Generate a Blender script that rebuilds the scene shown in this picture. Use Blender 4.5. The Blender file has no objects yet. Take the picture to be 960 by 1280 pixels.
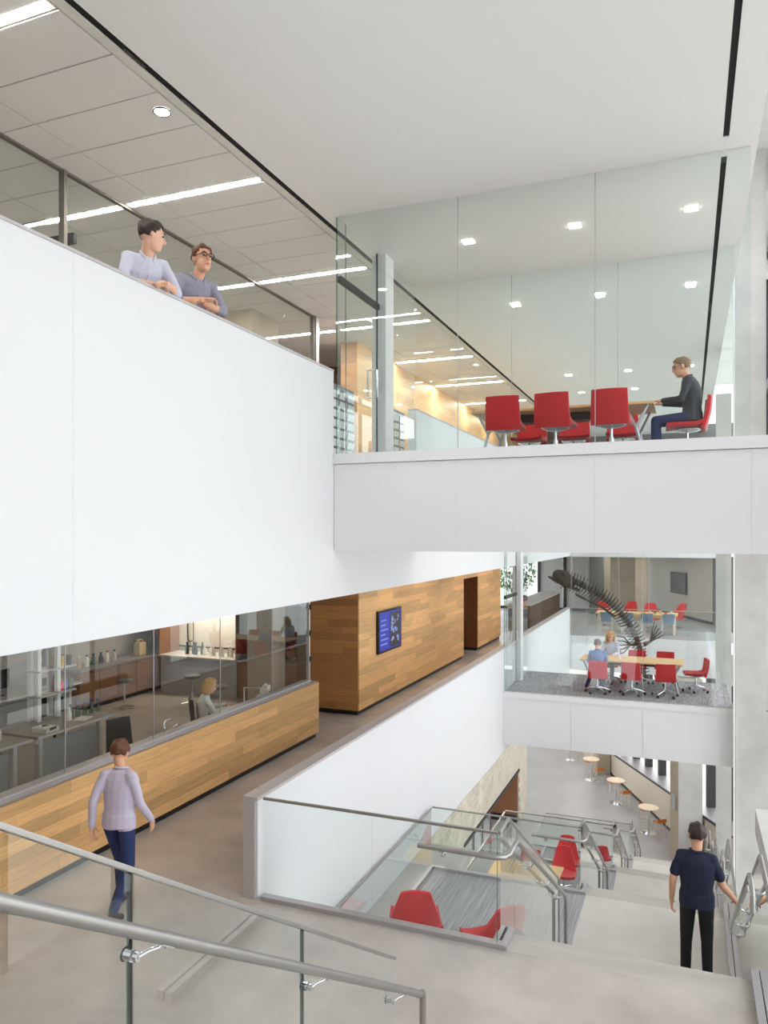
import bpy, bmesh, math, random
import numpy as np
from mathutils import Vector, Matrix, Euler
random.seed(7); PI = math.pi
scene = bpy.context.scene
C = scene.collection
# ---------------------------------------------------------------- camera, world, exposure
cam_d = bpy.data.cameras.new('camera'); cam = bpy.data.objects.new('camera', cam_d); C.objects.link(cam)
CAMH = 3.88
YAW = math.atan(381/950.2)
cam.location = (0, 0, CAMH); cam.rotation_euler = (PI/2, 0, YAW)
cam_d.sensor_fit = 'HORIZONTAL'; cam_d.sensor_width = 36; cam_d.lens = 36*950.2/960
cam_d.shift_y = 29/960; cam_d.clip_start = .05; cam_d.clip_end = 300
scene.camera = cam
vs = scene.view_settings; vs.view_transform = 'Standard'; vs.look = 'None'; vs.gamma = 1; vs.exposure = 1.56; vs.use_curve_mapping = False
w = bpy.data.worlds.new('overcast_sky'); scene.world = w; w.use_nodes = True
bg = w.node_tree.nodes['Background']; bg.inputs[0].default_value = (.945, .962, 1, 1); bg.inputs[1].default_value = 1.0
cy = scene.cycles
cy.max_bounces = 14; cy.diffuse_bounces = 7; cy.glossy_bounces = 5; cy.transmission_bounces = 6; cy.transparent_max_bounces = 40
cy.caustics_reflective = False; cy.caustics_refractive = False; cy.sample_clamp_indirect = 6
# ---------------------------------------------------------------- materials
def lin(c): return tuple(((v/255)/12.92 if v/255 <= .04045 else ((v/255+.055)/1.055)**2.4) for v in c) + (1,)
M = {}
def mat(name, rgb, rough=.5, metal=0, emit=0, bump=0, bscale=40, var=0, vscale=3, stretch=(1,1,1), rnd=0, sheen=0, coat=0, spec=.5):
    m = bpy.data.materials.new(name); m.use_nodes = True; nt = m.node_tree; b = nt.nodes['Principled BSDF']
    col = lin(rgb); b.inputs['Base Color'].default_value = col
    b.inputs['Roughness'].default_value = rough; b.inputs['Metallic'].default_value = metal
    b.inputs['Specular IOR Level'].default_value = spec
    if sheen: b.inputs['Sheen Weight'].default_value = sheen
    if coat: b.inputs['Coat Weight'].default_value = coat
    if emit: b.inputs['Emission Color'].default_value = col; b.inputs['Emission Strength'].default_value = emit
    if var or bump or rnd:
        geo = nt.nodes.new('ShaderNodeNewGeometry'); mp = nt.nodes.new('ShaderNodeMapping'); mp.inputs['Scale'].default_value = stretch
        nt.links.new(geo.outputs['Position'], mp.inputs['Vector'])
    if var or rnd:
        src = nt.nodes.new('ShaderNodeHueSaturation'); src.inputs['Color'].default_value = col
        mul = nt.nodes.new('ShaderNodeMath'); mul.operation = 'MULTIPLY_ADD'; mul.inputs[1].default_value = 2*var; mul.inputs[2].default_value = 1-var
        if var:
            n = nt.nodes.new('ShaderNodeTexNoise'); n.inputs['Scale'].default_value = vscale; n.inputs['Detail'].default_value = 6; n.inputs['Roughness'].default_value = .6
            nt.links.new(mp.outputs[0], n.inputs['Vector'])
            rmp = nt.nodes.new('ShaderNodeMapRange'); rmp.inputs[1].default_value = .3; rmp.inputs[2].default_value = .7
            nt.links.new(n.outputs['Fac'], rmp.inputs[0]); nt.links.new(rmp.outputs[0], mul.inputs[0])
        else: mul.inputs[0].default_value = .5
        out = mul.outputs[0]
        if rnd:
            oi = nt.nodes.new('ShaderNodeObjectInfo'); a = nt.nodes.new('ShaderNodeMath'); a.operation = 'MULTIPLY_ADD'; a.inputs[1].default_value = 2*rnd; a.inputs[2].default_value = 1-rnd
            nt.links.new(oi.outputs['Random'], a.inputs[0]); mm = nt.nodes.new('ShaderNodeMath'); mm.operation = 'MULTIPLY'
            nt.links.new(a.outputs[0], mm.inputs[0]); nt.links.new(out, mm.inputs[1]); out = mm.outputs[0]
        nt.links.new(out, src.inputs['Value']); nt.links.new(src.outputs[0], b.inputs['Base Color'])
    if bump:
        n2 = nt.nodes.new('ShaderNodeTexNoise'); n2.inputs['Scale'].default_value = bscale; n2.inputs['Detail'].default_value = 3
        nt.links.new(mp.outputs[0], n2.inputs['Vector']); bp = nt.nodes.new('ShaderNodeBump'); bp.inputs['Strength'].default_value = bump; bp.inputs['Distance'].default_value = .01
        nt.links.new(n2.outputs['Fac'], bp.inputs['Height']); nt.links.new(bp.outputs[0], b.inputs['Normal'])
    M[name] = m; return m
def glass(name, tint, refl=1.0):
    m = bpy.data.materials.new(name); m.use_nodes = True; nt = m.node_tree; nt.nodes.clear()
    o = nt.nodes.new('ShaderNodeOutputMaterial'); mx = nt.nodes.new('ShaderNodeMixShader'); tr = nt.nodes.new('ShaderNodeBsdfTransparent'); gl = nt.nodes.new('ShaderNodeBsdfGlossy')
    tr.inputs[0].default_value = (*tint, 1); gl.inputs['Roughness'].default_value = 0; gl.inputs['Color'].default_value = (.95, .98, .98, 1)
    fr = nt.nodes.new('ShaderNodeFresnel'); fr.inputs['IOR'].default_value = 1.45
    k = nt.nodes.new('ShaderNodeMath'); k.operation = 'MULTIPLY'; k.inputs[1].default_value = refl; k.use_clamp = True
    geo = nt.nodes.new('ShaderNodeNewGeometry'); inv = nt.nodes.new('ShaderNodeMath'); inv.operation = 'SUBTRACT'; inv.inputs[0].default_value = 1
    kk = nt.nodes.new('ShaderNodeMath'); kk.operation = 'MULTIPLY'
    nt.links.new(fr.outputs[0], k.inputs[0]); nt.links.new(geo.outputs['Backfacing'], inv.inputs[1])
    nt.links.new(k.outputs[0], kk.inputs[0]); nt.links.new(inv.outputs[0], kk.inputs[1])
    nt.links.new(kk.outputs[0], mx.inputs[0]); nt.links.new(tr.outputs[0], mx.inputs[1]); nt.links.new(gl.outputs[0], mx.inputs[2]); nt.links.new(mx.outputs[0], o.inputs[0])
    M[name] = m; return m
def wood(name, rgb, axis, scale=1.0, var=.13, rnd=.2, rough=.45):
    st = {'x': (.9, 16, 16), 'y': (16, .9, 16), 'z': (16, 16, .9)}[axis]
    mat(name, rgb, rough, var=var, vscale=2.2*scale, stretch=st, rnd=rnd, bump=.05, bscale=12)
mat('white', (230, 231, 233), .55); mat('white_trim', (240, 240, 240), .4)
mat('plaster', (246, 246, 246), .8); mat('acoustic', (230, 228, 226), .95, bump=.15, bscale=120); mat('grid_metal', (225, 222, 216), .5)
mat('slot_black', (14, 14, 14), .8)
mat('concrete_floor', (190, 183, 176), .25, var=.2, vscale=.9, bump=.02, bscale=30, spec=.45)
mat('concrete_stair', (204, 200, 193), .5, var=.1, vscale=1.3, bump=.05, bscale=25)
mat('concrete_tread', (190, 185, 176), .55, var=.1, vscale=2.0, stretch=(.5, 3, 3), bump=.05, bscale=25)
mat('concrete_wall', (200, 199, 195), .7, var=.1, vscale=1.5, bump=.08, bscale=20)
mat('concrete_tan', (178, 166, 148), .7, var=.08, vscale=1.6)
mat('cafe_floor', (176, 176, 178), .3, var=.08, vscale=.8)
mat('cream_wall', (216, 208, 194), .6)
mat('grey_wall', (186, 182, 176), .7); mat('mauve_wall', (190, 184, 178), .6)
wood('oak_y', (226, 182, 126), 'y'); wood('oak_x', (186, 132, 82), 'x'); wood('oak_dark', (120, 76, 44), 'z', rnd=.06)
wood('oak_cab', (140, 98, 68), 'y', rnd=.06); wood('maple_x', (228, 190, 134), 'x', var=.06, rnd=.02); wood('maple', (240, 220, 190), 'x', var=.05, rnd=.03)
wood('desk_wood', (92, 72, 56), 'y', rnd=.03); wood('seat_wood', (196, 116, 56), 'x', var=.08, rnd=.05)
mat('stone', (220, 212, 194), .85, var=.12, vscale=2.5, bump=.6, bscale=14, rnd=.1); mat('mortar', (178, 170, 154), .9)
mat('red', (200, 8, 24), .75, sheen=.3, var=.06, vscale=30); mat('dark_red', (150, 14, 30), .8)
mat('steel', (176, 174, 172), .34, 1); mat('chrome', (226, 228, 230), .12, 1); mat('alu', (198, 194, 196), .42, .8); mat('cap_metal', (196, 190, 190), .5, .35)
mat('dark_metal', (52, 50, 50), .45, .6); mat('black', (16, 16, 17), .5); mat('black_plastic', (26, 26, 28), .45); mat('silver_paint', (190, 194, 200), .3, .6)
mat('grey_panel', (176, 180, 184), .45); mat('light_grey', (206, 204, 202), .5); mat('bench_top', (150, 144, 140), .3); mat('mid_grey', (112, 112, 114), .6)
mat('bronze', (116, 110, 104), .5, .3); mat('window_frame', (70, 66, 70), .5); mat('mullion_dark', (48, 42, 46), .5)
mat('lamp', (255, 249, 240), .5, emit=24); mat('lamp_strong', (255, 249, 240), .5, emit=36); mat('lamp_soft', (255, 238, 214), .5, emit=6.5); mat('lamp_warm', (255, 240, 218), .5, emit=24)
mat('screen_blue', (38, 52, 150), .3, emit=.25); mat('screen_grey', (64, 66, 76), .3); mat('screen_light', (120, 140, 190), .3, emit=.2); mat('tv_black', (20, 20, 22), .25)
mat('skin', (222, 168, 138), .5); mat('skin_light', (232, 184, 158), .5); mat('lip', (176, 100, 88), .5)
mat('hair_dark', (52, 38, 32), .6, var=.25, vscale=60); mat('hair_brown', (96, 60, 40), .6, var=.25, vscale=60); mat('hair_blond', (206, 164, 108), .6, var=.2, vscale=50); mat('hair_sand', (128, 100, 72), .6, var=.2, vscale=60); mat('hair_grey', (150, 140, 134), .6, var=.2, vscale=60)
mat('navy', (26, 32, 56), .85); mat('black_cloth', (18, 18, 20), .85); mat('jeans', (40, 52, 96), .85); mat('shirt_blue', (206, 208, 226), .8); mat('shirt_grey', (150, 148, 164), .85, var=.06, vscale=90); mat('shirt_lilac', (200, 192, 212), .8)
mat('jacket', (56, 58, 66), .8); mat('denim_shirt', (110, 138, 184), .85); mat('blouse', (196, 204, 222), .8); mat('lab_coat', (240, 238, 238), .8); mat('khaki', (120, 108, 92), .85); mat('shoe', (44, 34, 30), .5)
mat('blue_chair', (112, 132, 156), .6); mat('purple', (86, 40, 70), .8); mat('bone', (66, 56, 48), .7, var=.15, vscale=9)
mat('blue_cap', (54, 58, 160), .4); mat('bottle_white', (232, 230, 224), .4); mat('bottle_dark', (40, 34, 34), .35); mat('jug_tan', (214, 190, 150), .5); mat('pink', (230, 60, 110), .5)
mat('paper', (236, 236, 238), .7); mat('blue_paper', (96, 120, 180), .7); mat('leaf', (96, 136, 58), .7, rnd=.25); mat('bark', (90, 76, 60), .9); mat('ground', (214, 212, 204), .9)
mat('spark_yellow', (220, 190, 60), .6); mat('olive', (110, 112, 60), .6)
glass('glass', (.965, .985, .978), 1.8); glass('glass_green', (.945, .975, .968), 1.7); glass('glass_low', (.955, .975, .972), 1.5); glass('glass_clear', (.98, .985, .985), .8); glass('glass_edge', (.6, .76, .72), 1.0)
def carpet(name, a, b, sx):
    m = mat(name, a, .95); nt = m.node_tree; bs = nt.nodes['Principled BSDF']
    geo = nt.nodes.new('ShaderNodeNewGeometry'); mp = nt.nodes.new('ShaderNodeMapping'); mp.inputs['Scale'].default_value = sx
    n = nt.nodes.new('ShaderNodeTexNoise'); n.inputs['Scale'].default_value = 1; n.inputs['Detail'].default_value = 4
    cr = nt.nodes.new('ShaderNodeValToRGB'); cr.color_ramp.elements[0].position = .36; cr.color_ramp.elements[1].position = .66
    cr.color_ramp.elements[0].color = lin(a); cr.color_ramp.elements[1].color = lin(b)
    nt.links.new(geo.outputs['Position'], mp.inputs[0]); nt.links.new(mp.outputs[0], n.inputs['Vector']); nt.links.new(n.outputs[0], cr.inputs[0]); nt.links.new(cr.outputs[0], bs.inputs['Base Color'])
carpet('carpet', (146, 146, 148), (180, 180, 181), (40, .8, 1))
carpet('carpet_bridge', (138, 138, 142), (178, 178, 182), (26, 2.5, 1))
# ---------------------------------------------------------------- mesh helpers
def V(*a): return Vector(a)
class MB:
    def __init__(s): s.v = []; s.f = []; s.mi = []
    def add(s, vs_, fs, mi=0):
        o = len(s.v); s.v += [tuple(p) for p in vs_]; s.f += [tuple(i+o for i in f) for f in fs]; s.mi += [mi]*len(fs); return s
    def box(s, x0, x1, y0, y1, z0, z1, mi=0):
        return s.add([(x0,y0,z0),(x1,y0,z0),(x1,y1,z0),(x0,y1,z0),(x0,y0,z1),(x1,y0,z1),(x1,y1,z1),(x0,y1,z1)],
                     [(3,2,1,0),(4,5,6,7),(0,1,5,4),(1,2,6,5),(2,3,7,6),(3,0,4,7)], mi)
    def cbox(s, c, sz, rot=None, mi=0):
        hx, hy, hz = sz[0]/2, sz[1]/2, sz[2]/2; c = Vector(c)
        ps = [Vector(p) for p in [(-hx,-hy,-hz),(hx,-hy,-hz),(hx,hy,-hz),(-hx,hy,-hz),(-hx,-hy,hz),(hx,-hy,hz),(hx,hy,hz),(-hx,hy,hz)]]
        if rot is not None:
            R_ = rot if isinstance(rot, Matrix) else Euler(rot).to_matrix(); ps = [R_ @ p for p in ps]
        return s.add([p+c for p in ps], [(3,2,1,0),(4,5,6,7),(0,1,5,4),(1,2,6,5),(2,3,7,6),(3,0,4,7)], mi)
    def tube(s, path, r, n=12, mi=0, cap=True):
        P = [Vector(p) for p in path]; rs = r if isinstance(r, (list, tuple)) else [r]*len(P)
        vs_, fs = [], []; up = None
        for i, p in enumerate(P):
            d = (P[min(i+1, len(P)-1)] - P[max(i-1, 0)]).normalized()
            if up is None: up = Vector((0,0,1)) if abs(d.z) < .9 else Vector((1,0,0))
            a = d.cross(up).normalized(); up = a.cross(d).normalized()
            k = 1.0
            if 0 < i < len(P)-1:
                c_ = (P[i]-P[i-1]).normalized().dot((P[i+1]-P[i]).normalized()); k = 1/max(.5, math.sqrt((1+c_)/2))
            for j in range(n):
                t = 2*PI*j/n; vs_.append(p + (a*math.cos(t) + up*math.sin(t))*rs[i]*(k if False else 1))
        for i in range(len(P)-1):
            for j in range(n):
                fs.append((i*n+j, i*n+(j+1) % n, (i+1)*n+(j+1) % n, (i+1)*n+j))
        if cap: fs.append(tuple(range(n-1, -1, -1))); fs.append(tuple((len(P)-1)*n+j for j in range(n)))
        fs = [tuple(reversed(f)) for f in fs]
        return s.add(vs_, fs, mi)
    def lathe(s, prof, c=(0,0,0), n=20, mi=0):
        vs_, fs = [], []
        for r, z in prof:
            for j in range(n): vs_.append((c[0]+r*math.cos(2*PI*j/n), c[1]+r*math.sin(2*PI*j/n), c[2]+z))
        for i in range(len(prof)-1):
            for j in range(n): fs.append((i*n+j, i*n+(j+1) % n, (i+1)*n+(j+1) % n, (i+1)*n+j))
        fs.append(tuple(range(n-1, -1, -1))); fs.append(tuple((len(prof)-1)*n+j for j in range(n)))
        return s.add(vs_, fs, mi)
    def prism(s, poly, axis, a, b, mi=0):
        n = len(poly)
        def mk(p, t):
            return {'x': (t, p[0], p[1]), 'y': (p[0], t, p[1]), 'z': (p[0], p[1], t)}[axis]
        vs_ = [mk(p, a) for p in poly] + [mk(p, b) for p in poly]
        fs = [tuple(range(n-1, -1, -1)), tuple(range(n, 2*n))] + [(i, (i+1) % n, n+(i+1) % n, n+i) for i in range(n)]
        return s.add(vs_, fs, mi)
    def ball(s, c, r, n=12, m=8, rot=None, mi=0):
        r = r if isinstance(r, (tuple, list)) else (r, r, r); vs_, fs = [], []
        for i in range(m+1):
            th = PI*i/m
            for j in range(n):
                ph = 2*PI*j/n; p = Vector((r[0]*math.sin(th)*math.cos(ph), r[1]*math.sin(th)*math.sin(ph), r[2]*math.cos(th)))
                if rot is not None: p = rot @ p
                vs_.append(p + Vector(c))
        for i in range(m):
            for j in range(n): fs.append((i*n+j, (i+1)*n+j, (i+1)*n+(j+1) % n, i*n+(j+1) % n))
        return s.add(vs_, fs, mi)
    def surf(s, fn, nu, nv, th=0, mi=0):
        """closed sheet from fn(u,v)->(point, normal) with thickness th"""
        top, bot = [], []
        for i in range(nu+1):
            for j in range(nv+1):
                p, nrm = fn(i/nu, j/nv); p = Vector(p); nrm = Vector(nrm).normalized()
                top.append(p + nrm*th/2); bot.append(p - nrm*th/2)
        W = nv+1; fs = []; off = len(top)
        for i in range(nu):
            for j in range(nv):
                a, b, c_, d = i*W+j, (i+1)*W+j, (i+1)*W+j+1, i*W+j+1
                fs.append((a, b, c_, d)); fs.append((off+d, off+c_, off+b, off+a))
        for i in range(nu):
            a, b = i*W, (i+1)*W; fs.append((a, off+a, off+b, b)); a, b = i*W+nv, (i+1)*W+nv; fs.append((b, off+b, off+a, a))
        for j in range(nv):
            a, b = j, j+1; fs.append((b, off+b, off+a, a)); a, b = nu*W+j, nu*W+j+1; fs.append((a, off+a, off+b, b))
        return s.add(top+bot, fs, mi)
    def build(s, name, m, parent=None, smooth=False, bev=0, seg=2, sub=0, world=False):
        me = bpy.data.meshes.new(name); vv = s.v
        if world and parent is not None:
            L = parent.matrix_basis.translation
            if parent.parent is not None: L = L + parent.parent.matrix_basis.translation
            vv = [(p[0]-L.x, p[1]-L.y, p[2]-L.z) for p in s.v]
        me.from_pydata(vv, [], s.f)
        ms = m if isinstance(m, (list, tuple)) else [m]
        for k in ms: me.materials.append(M[k])
        if len(ms) > 1: me.polygons.foreach_set('material_index', s.mi)
        bm = bmesh.new(); bm.from_mesh(me)
        bmesh.ops.recalc_face_normals(bm, faces=bm.faces)
        if bev: bmesh.ops.bevel(bm, geom=[e for e in bm.edges if e.calc_face_angle(0) > .5], offset=bev, segments=seg, affect='EDGES', profile=.6)
        bm.to_mesh(me); bm.free()
        if smooth:
            me.polygons.foreach_set('use_smooth', [True]*len(me.polygons))
            me.set_sharp_from_angle(angle=math.radians(42))
        o = bpy.data.objects.new(name, me); C.objects.link(o)
        if parent is not None: o.parent = parent
        if sub:
            md = o.modifiers.new('s', 'SUBSURF'); md.levels = sub; md.render_levels = sub
        return o
def tag(o, label=None, cat=None, group=None, kind=None):
    if label: o['label'] = label
    if cat: o['category'] = cat
    if group: o['group'] = group
    if kind: o['kind'] = kind
    return o
def thing(name, label, cat, loc=(0,0,0), rotz=0, group=None):
    o = bpy.data.objects.new(name, None); C.objects.link(o); o.empty_display_size = .1
    o.location = loc; o.rotation_euler = (0, 0, rotz); return tag(o, label, cat, group)
def struct(name, mb, m, label=None, **k): return tag(mb.build(name, m, **k), label, None, None, 'structure')
def copy_tree(o, parent=None):
    c_ = o.copy(); C.objects.link(c_)
    if parent is not None: c_.parent = parent
    for ch in list(o.children): copy_tree(ch, c_)
    return c_
def place(proto, used, loc, rotz, label, group=None):
    o = proto if not used else copy_tree(proto)
    o.location = loc; o.rotation_euler = (0, 0, rotz); o['label'] = label
    if group: o['group'] = group
    return o
_unit = {}
def piece(name, m, parent, c, sz):
    """one plain board / panel / block: a unit box shared by all its kind"""
    key = (name, m)
    if key not in _unit:
        mb = MB().cbox((0,0,0), (1,1,1)); me = bpy.data.meshes.new(name); me.from_pydata(mb.v, [], mb.f); me.materials.append(M[m]); _unit[key] = me
    o = bpy.data.objects.new(name, _unit[key]); C.objects.link(o); o.location = c; o.scale = sz
    if parent is not None: o.parent = parent
    return o
# ---------------------------------------------------------------- the building
XV, XP, XW, L3, CE, XR, L1 = -4.27, -4.42, -6.6, 4.93, 8.03, .62, -8.0
YB0, YB1 = 8.9, 12.1            # upper bridge room
YL0, YL1 = 18.6, 21.7           # lower bridge room
NOS = [7.35, 13.1, 18.85, 24.6] # top nosing of each stair flight
LEV = [0, -2, -4, -6, -8]
XS0, XS1 = -1.66, .60           # stair sides
JX = [-4.27, -2.626, -.995, .613]
# floors
fl = struct('floor_corridor', MB().box(-13.2, XP, -4, 41, -.3, 0), 'concrete_floor', 'polished brown grey concrete corridor floor beside the laboratory')
struct('floor_landing', MB().box(XP, XS0-.09, -4, 7.12, -.3, 0).box(XS0-.09, XS1+.09, -4, 7.02, -.3, 0).box(XS1+.09, 2.2, -4, 7.0, -.3, 0), 'concrete_floor', 'pale polished concrete landing at the head of the wide stair')
struct('floor_upper', MB().box(-13.2, XP, -4, 41, 3.25, L3), ['concrete_floor'], 'polished corridor floor behind the upper white balcony')
struct('floor_cafe', MB().prism([(-13.2, 3), (2.3, 3), (2.3, 25.6), (-.95, 33.4), (-9.5, 53), (-13.2, 53)], 'z', L1-.3, L1), 'cafe_floor', 'smooth grey floor under the tall cafe tables')
struct('floor_upper_gallery', MB().prism([(XV+.01, 30), (1.2, 30), (1.75, 33), (1.0, 36.2), (-2.3, 43.6), (XV+.01, 43.6)], 'z', 3.05, L3), 'white', 'white edged upper gallery slab beyond the atrium')
struct('floor_far_gallery', MB().prism([(XP, 30), (.55, 30), (-.7, 33.0), (1.7, 33.0), (.95, 36.0), (-2.4, 43.5), (XP, 43.5)], 'z', -.4, 0), 'cafe_floor', 'grey floor of the gallery behind the hanging skeleton')
ff = struct('wall_gallery_fascia', MB().box(XV, 1.4, 29.9, 30, -1.3, 0.02), 'white', 'white edge of the far gallery floor')
struct('floor_under_gallery', MB().box(-6.5, XV, 3, 18.5, -4.25, -4), 'cafe_floor', 'shaded lower floor beside the stone wall')
struct('ceiling_corridor', MB().box(-13.2, XP-.02, -4, 41, 3.1, 3.249), 'white', 'white soffit over the laboratory corridor')
struct('ground_outside', MB().box(2.4, 90, -60, 25, -9, -8.35).prism([(2.4, 25), (2.4, 27.6), (-9.2, 54.2), (-9.2, 110), (90, 110), (90, 25)], 'z', -9, -7.7).box(-90, -13.3, -60, 110, -2, -1.2).box(-13.3, -4.45, 46.4, 110, -.4, -.05).box(-13.3, -4.45, 41.05, 46.35, -.4, -.01), 'ground', 'pale ground outside the windows')
# ceiling
struct('ceiling', MB().box(-4.43, .33, -4, 46, CE, CE+.25).box(.39, XR, -4, 46, CE, CE+.25), 'plaster', 'smooth white plaster ceiling over the atrium')
struct('trim_1', MB().box(-4.515, -4.425, -4, 46, CE+.012, CE+.3), 'slot_black', 'black linear slot between plaster and acoustic ceiling')
struct('trim_2', MB().box(.325, .395, -4, 46, CE+.012, CE+.3), 'slot_black', 'black linear slot near the ceiling edge')
b = MB()
for y in (5.2, 6.0, 9.9): b.box(-4.502, -4.47, y, y+.28, CE+.002, CE+.0115)
struct('trim_3', b, 'window_frame', 'grey vanes inside the black ceiling slot')
struct('trim_4', MB().box(.35-.02, .37+.02, YB0-.22, YB0+.22, CE-.001, CE+.0115), 'plaster', 'white break in the ceiling slot above the glass wall')
ac = struct('ceiling_acoustic', MB().box(-13.2, -4.52, -4, 41, CE+.03, CE+.3), 'mid_grey', 'acoustic panel ceiling over the upper corridor')
struct('trim_5', MB().box(-4.60, -4.51, -4, 46, CE-.004, CE+.05), 'grid_metal', 'pale metal edge strip of the acoustic ceiling')
y = 1.01; LY = [4.54, 7.68, 10.83, 13.95, 17.1, 20.2, 23.3, 26.4]
while y < 27:
    for x1, x0 in ((-4.61, -6.12), (-6.12, -7.72), (-7.72, -9.32), (-9.32, -10.9)):
        hit = [l for l in LY if y-.02 < l < y+.62]
        if hit and x1 > -8:
            l = hit[0]
            if l-.06-y > .06: piece('ceiling_panel', 'acoustic', ac, ((x0+x1)/2, (y+l-.06)/2, CE+.0125), (x1-x0-.016, l-.06-y-.016, .034))
            if y+.6-l-.06 > .06: piece('ceiling_panel', 'acoustic', ac, ((x0+x1)/2, (y+.6+l+.06)/2, CE+.0125), (x1-x0-.016, y+.6-l-.06-.016, .034))
        else: piece('ceiling_panel', 'acoustic', ac, ((x0+x1)/2, y+.3, CE+.0125), (x1-x0-.016, .6-.016, .034))
    y += .6
for k, l in enumerate(LY):
    lab = ['upper balcony light strip running past the round downlight', 'light strip over the two leaning men', 'light strip meeting the corner of the bridge glass'][k] if k < 3 else 'slim light strip over the far upper corridor'
    t = thing('ceiling_light_strip', lab, 'ceiling light', (-5.7, l, CE), 0, 'light strips of the upper corridor')
    MB().box(-4.62, -7.95, l-.055, l+.055, CE-.002, CE+.03).build('housing', 'grid_metal', t, world=True)
    MB().box(-4.66, -6.52, l-.036, l+.036, CE-.008, CE-.0025).build('diffuser', 'lamp_strong', t, world=True)
    MB().box(-6.68, -7.9, l-.036, l+.036, CE-.008, CE-.0025).build('diffuser', 'lamp_strong', t, world=True)
t = thing('ceiling_downlight', 'round recessed downlight beside the black ceiling slot', 'ceiling light', (-4.78, 6.09, CE-.012))
MB().tube([(.08*math.cos(2*PI*i/28), .08*math.sin(2*PI*i/28), -.002) for i in range(29)], .008, 8).build('ring', 'dark_metal', t, smooth=True)
MB().lathe([(.07, -.004), (.07, .0)], n=28).build('lens', 'lamp', t); MB().ball((-.012, .03, -.005), (.022, .016, .004)).build('bulb_shade', 'mid_grey', t)
for yy, g in ((10.4, 'over the upper bridge table'), (13.53, 'just past the upper bridge room'), (20.05, 'above the lower bridge room'), (22.6, 'far off past the lower bridge room')):
    for xx, side in ((-2.89, 'nearest the acoustic ceiling'), (-1.42, 'middle of its row'), (.03, 'beside the black slot')):
        t = thing('square_downlight', 'square downlight ' + g + ', ' + side, 'ceiling light', (xx, yy, CE), 0, 'square downlights of the plaster ceiling')
        MB().box(-.09, .09, -.09, .09, -.004, .003).build('frame', 'white_trim', t); MB().box(-.075, .075, -.075, .075, -.010, -.0045).build('lens', 'lamp_warm', t)
# right edge of ceiling, soffit beyond, back wall
struct('wall_ceiling_edge', MB().box(XR, XR+.06, -4, 46, CE, 12.5), 'plaster', 'white edge of the dropped ceiling')
struct('ceiling_concrete', MB().box(XR+.06, 2.6, -4, 46, 12.2, 12.5), 'concrete_wall', 'raw concrete soffit beyond the dropped ceiling')
b = MB()
for yy in (3.5, 19.0, 25): b.box(XR+.06, 2.6, yy, yy+.6, 11.6, 12.2)
struct('ceiling_beams', b, 'concrete_wall', 'concrete cross beams beyond the dropped ceiling')
struct('wall_back', MB().box(-13.2, 5.5, 46, 46.3, -8, -.5) if False else MB().box(-13.2, -7, 46, 46.3, -8, -.5).box(-4.4, -3.2, 43.6, 43.9, -.5, 9.5), 'grey_wall', 'grey end wall far beyond the atrium')
struct('wall_back_upper', MB().box(XW, 5.5, 33, 33.2, L3-.6, CE+.3), 'mid_grey', 'dark grey wall closing the upper floor')
# ---- white balcony fascias (panels are pieces)
wu = struct('wall_left_balcony', MB().box(XP, XV-.03, -4, 33, 3.08, L3).box(XP, XV-.03, -4, YB0, L3, 5.99).box(XP, XV-.03, YB1+.02, 33, L3, 5.99), 'white', 'tall white balcony front of the upper corridor')
for y0, y1, z1 in ((-4, 4.41, 5.995), (4.41, YB0-.002, 5.995), (YB0-.002, YB1+.02, L3-.02), (YB1+.02, 19.8, 5.995), (19.8, 33, 5.995)):
    piece('fascia_panel', 'white', wu, (XV-.013, (y0+y1)/2, (3.07+z1)/2), (.026, y1-y0-.002, z1-3.07))
struct('trim_6', MB().box(XP-.01, XV+.008, -4, YB0-.01, 5.996, 6.02).box(XP-.01, XV+.008, YB1+.03, 33, 5.996, 6.02), 'cap_metal', 'thin metal cap along the upper balcony')
wl = struct('wall_left_parapet', MB().box(XP, XV-.03, 7.03, 30, -1.5, 1.04), 'white', 'long white parapet of the laboratory corridor')
for y0, y1 in ((7.03, 12.1), (12.1, 19.8), (19.8, 30)): piece('fascia_panel', 'white', wl, (XV-.013, (y0+y1)/2, -.23), (.026, y1-y0-.0015, 2.56))
struct('trim_7', MB().box(XP-.015, XV+.012, 7.0, 30, 1.051, 1.085).box(XP-.015, XV-.022, 7.0, 7.028, 0.001, 1.05), 'cap_metal', 'grey metal cap and end plate of the white parapet')
# ---- upper bridge slab
br = struct('floor_bridge_upper', MB().box(XV+.005, 2.15, YB0+.03, YB1-.03, 3.70, L3-.08), 'white', 'white bridge slab carrying the upper glass room')
for a, c_ in zip(JX, JX[1:] + [2.15]): piece('fascia_panel', 'white', br, ((a+c_)/2+.004, YB0+.015, 4.236), (c_-a-.0015, .028, 1.112)); piece('fascia_panel', 'white', br, ((a+c_)/2+.004, YB1-.015, 4.236), (c_-a-.006, .028, 1.112))
struct('trim_8', MB().box(XV+.004, 2.15, YB0-.035, YB0+.25, 4.80, L3).box(XV+.004, 2.15, YB1-.25, YB1+.02, 4.80, L3), 'white', 'white projecting ledge of the upper bridge')
struct('floor_bridge_carpet', MB().box(XV+.01, XR, YB0+.26, YB1-.26, L3-.079, L3-.06), 'carpet_bridge', 'grey carpet of the upper bridge room')
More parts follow.
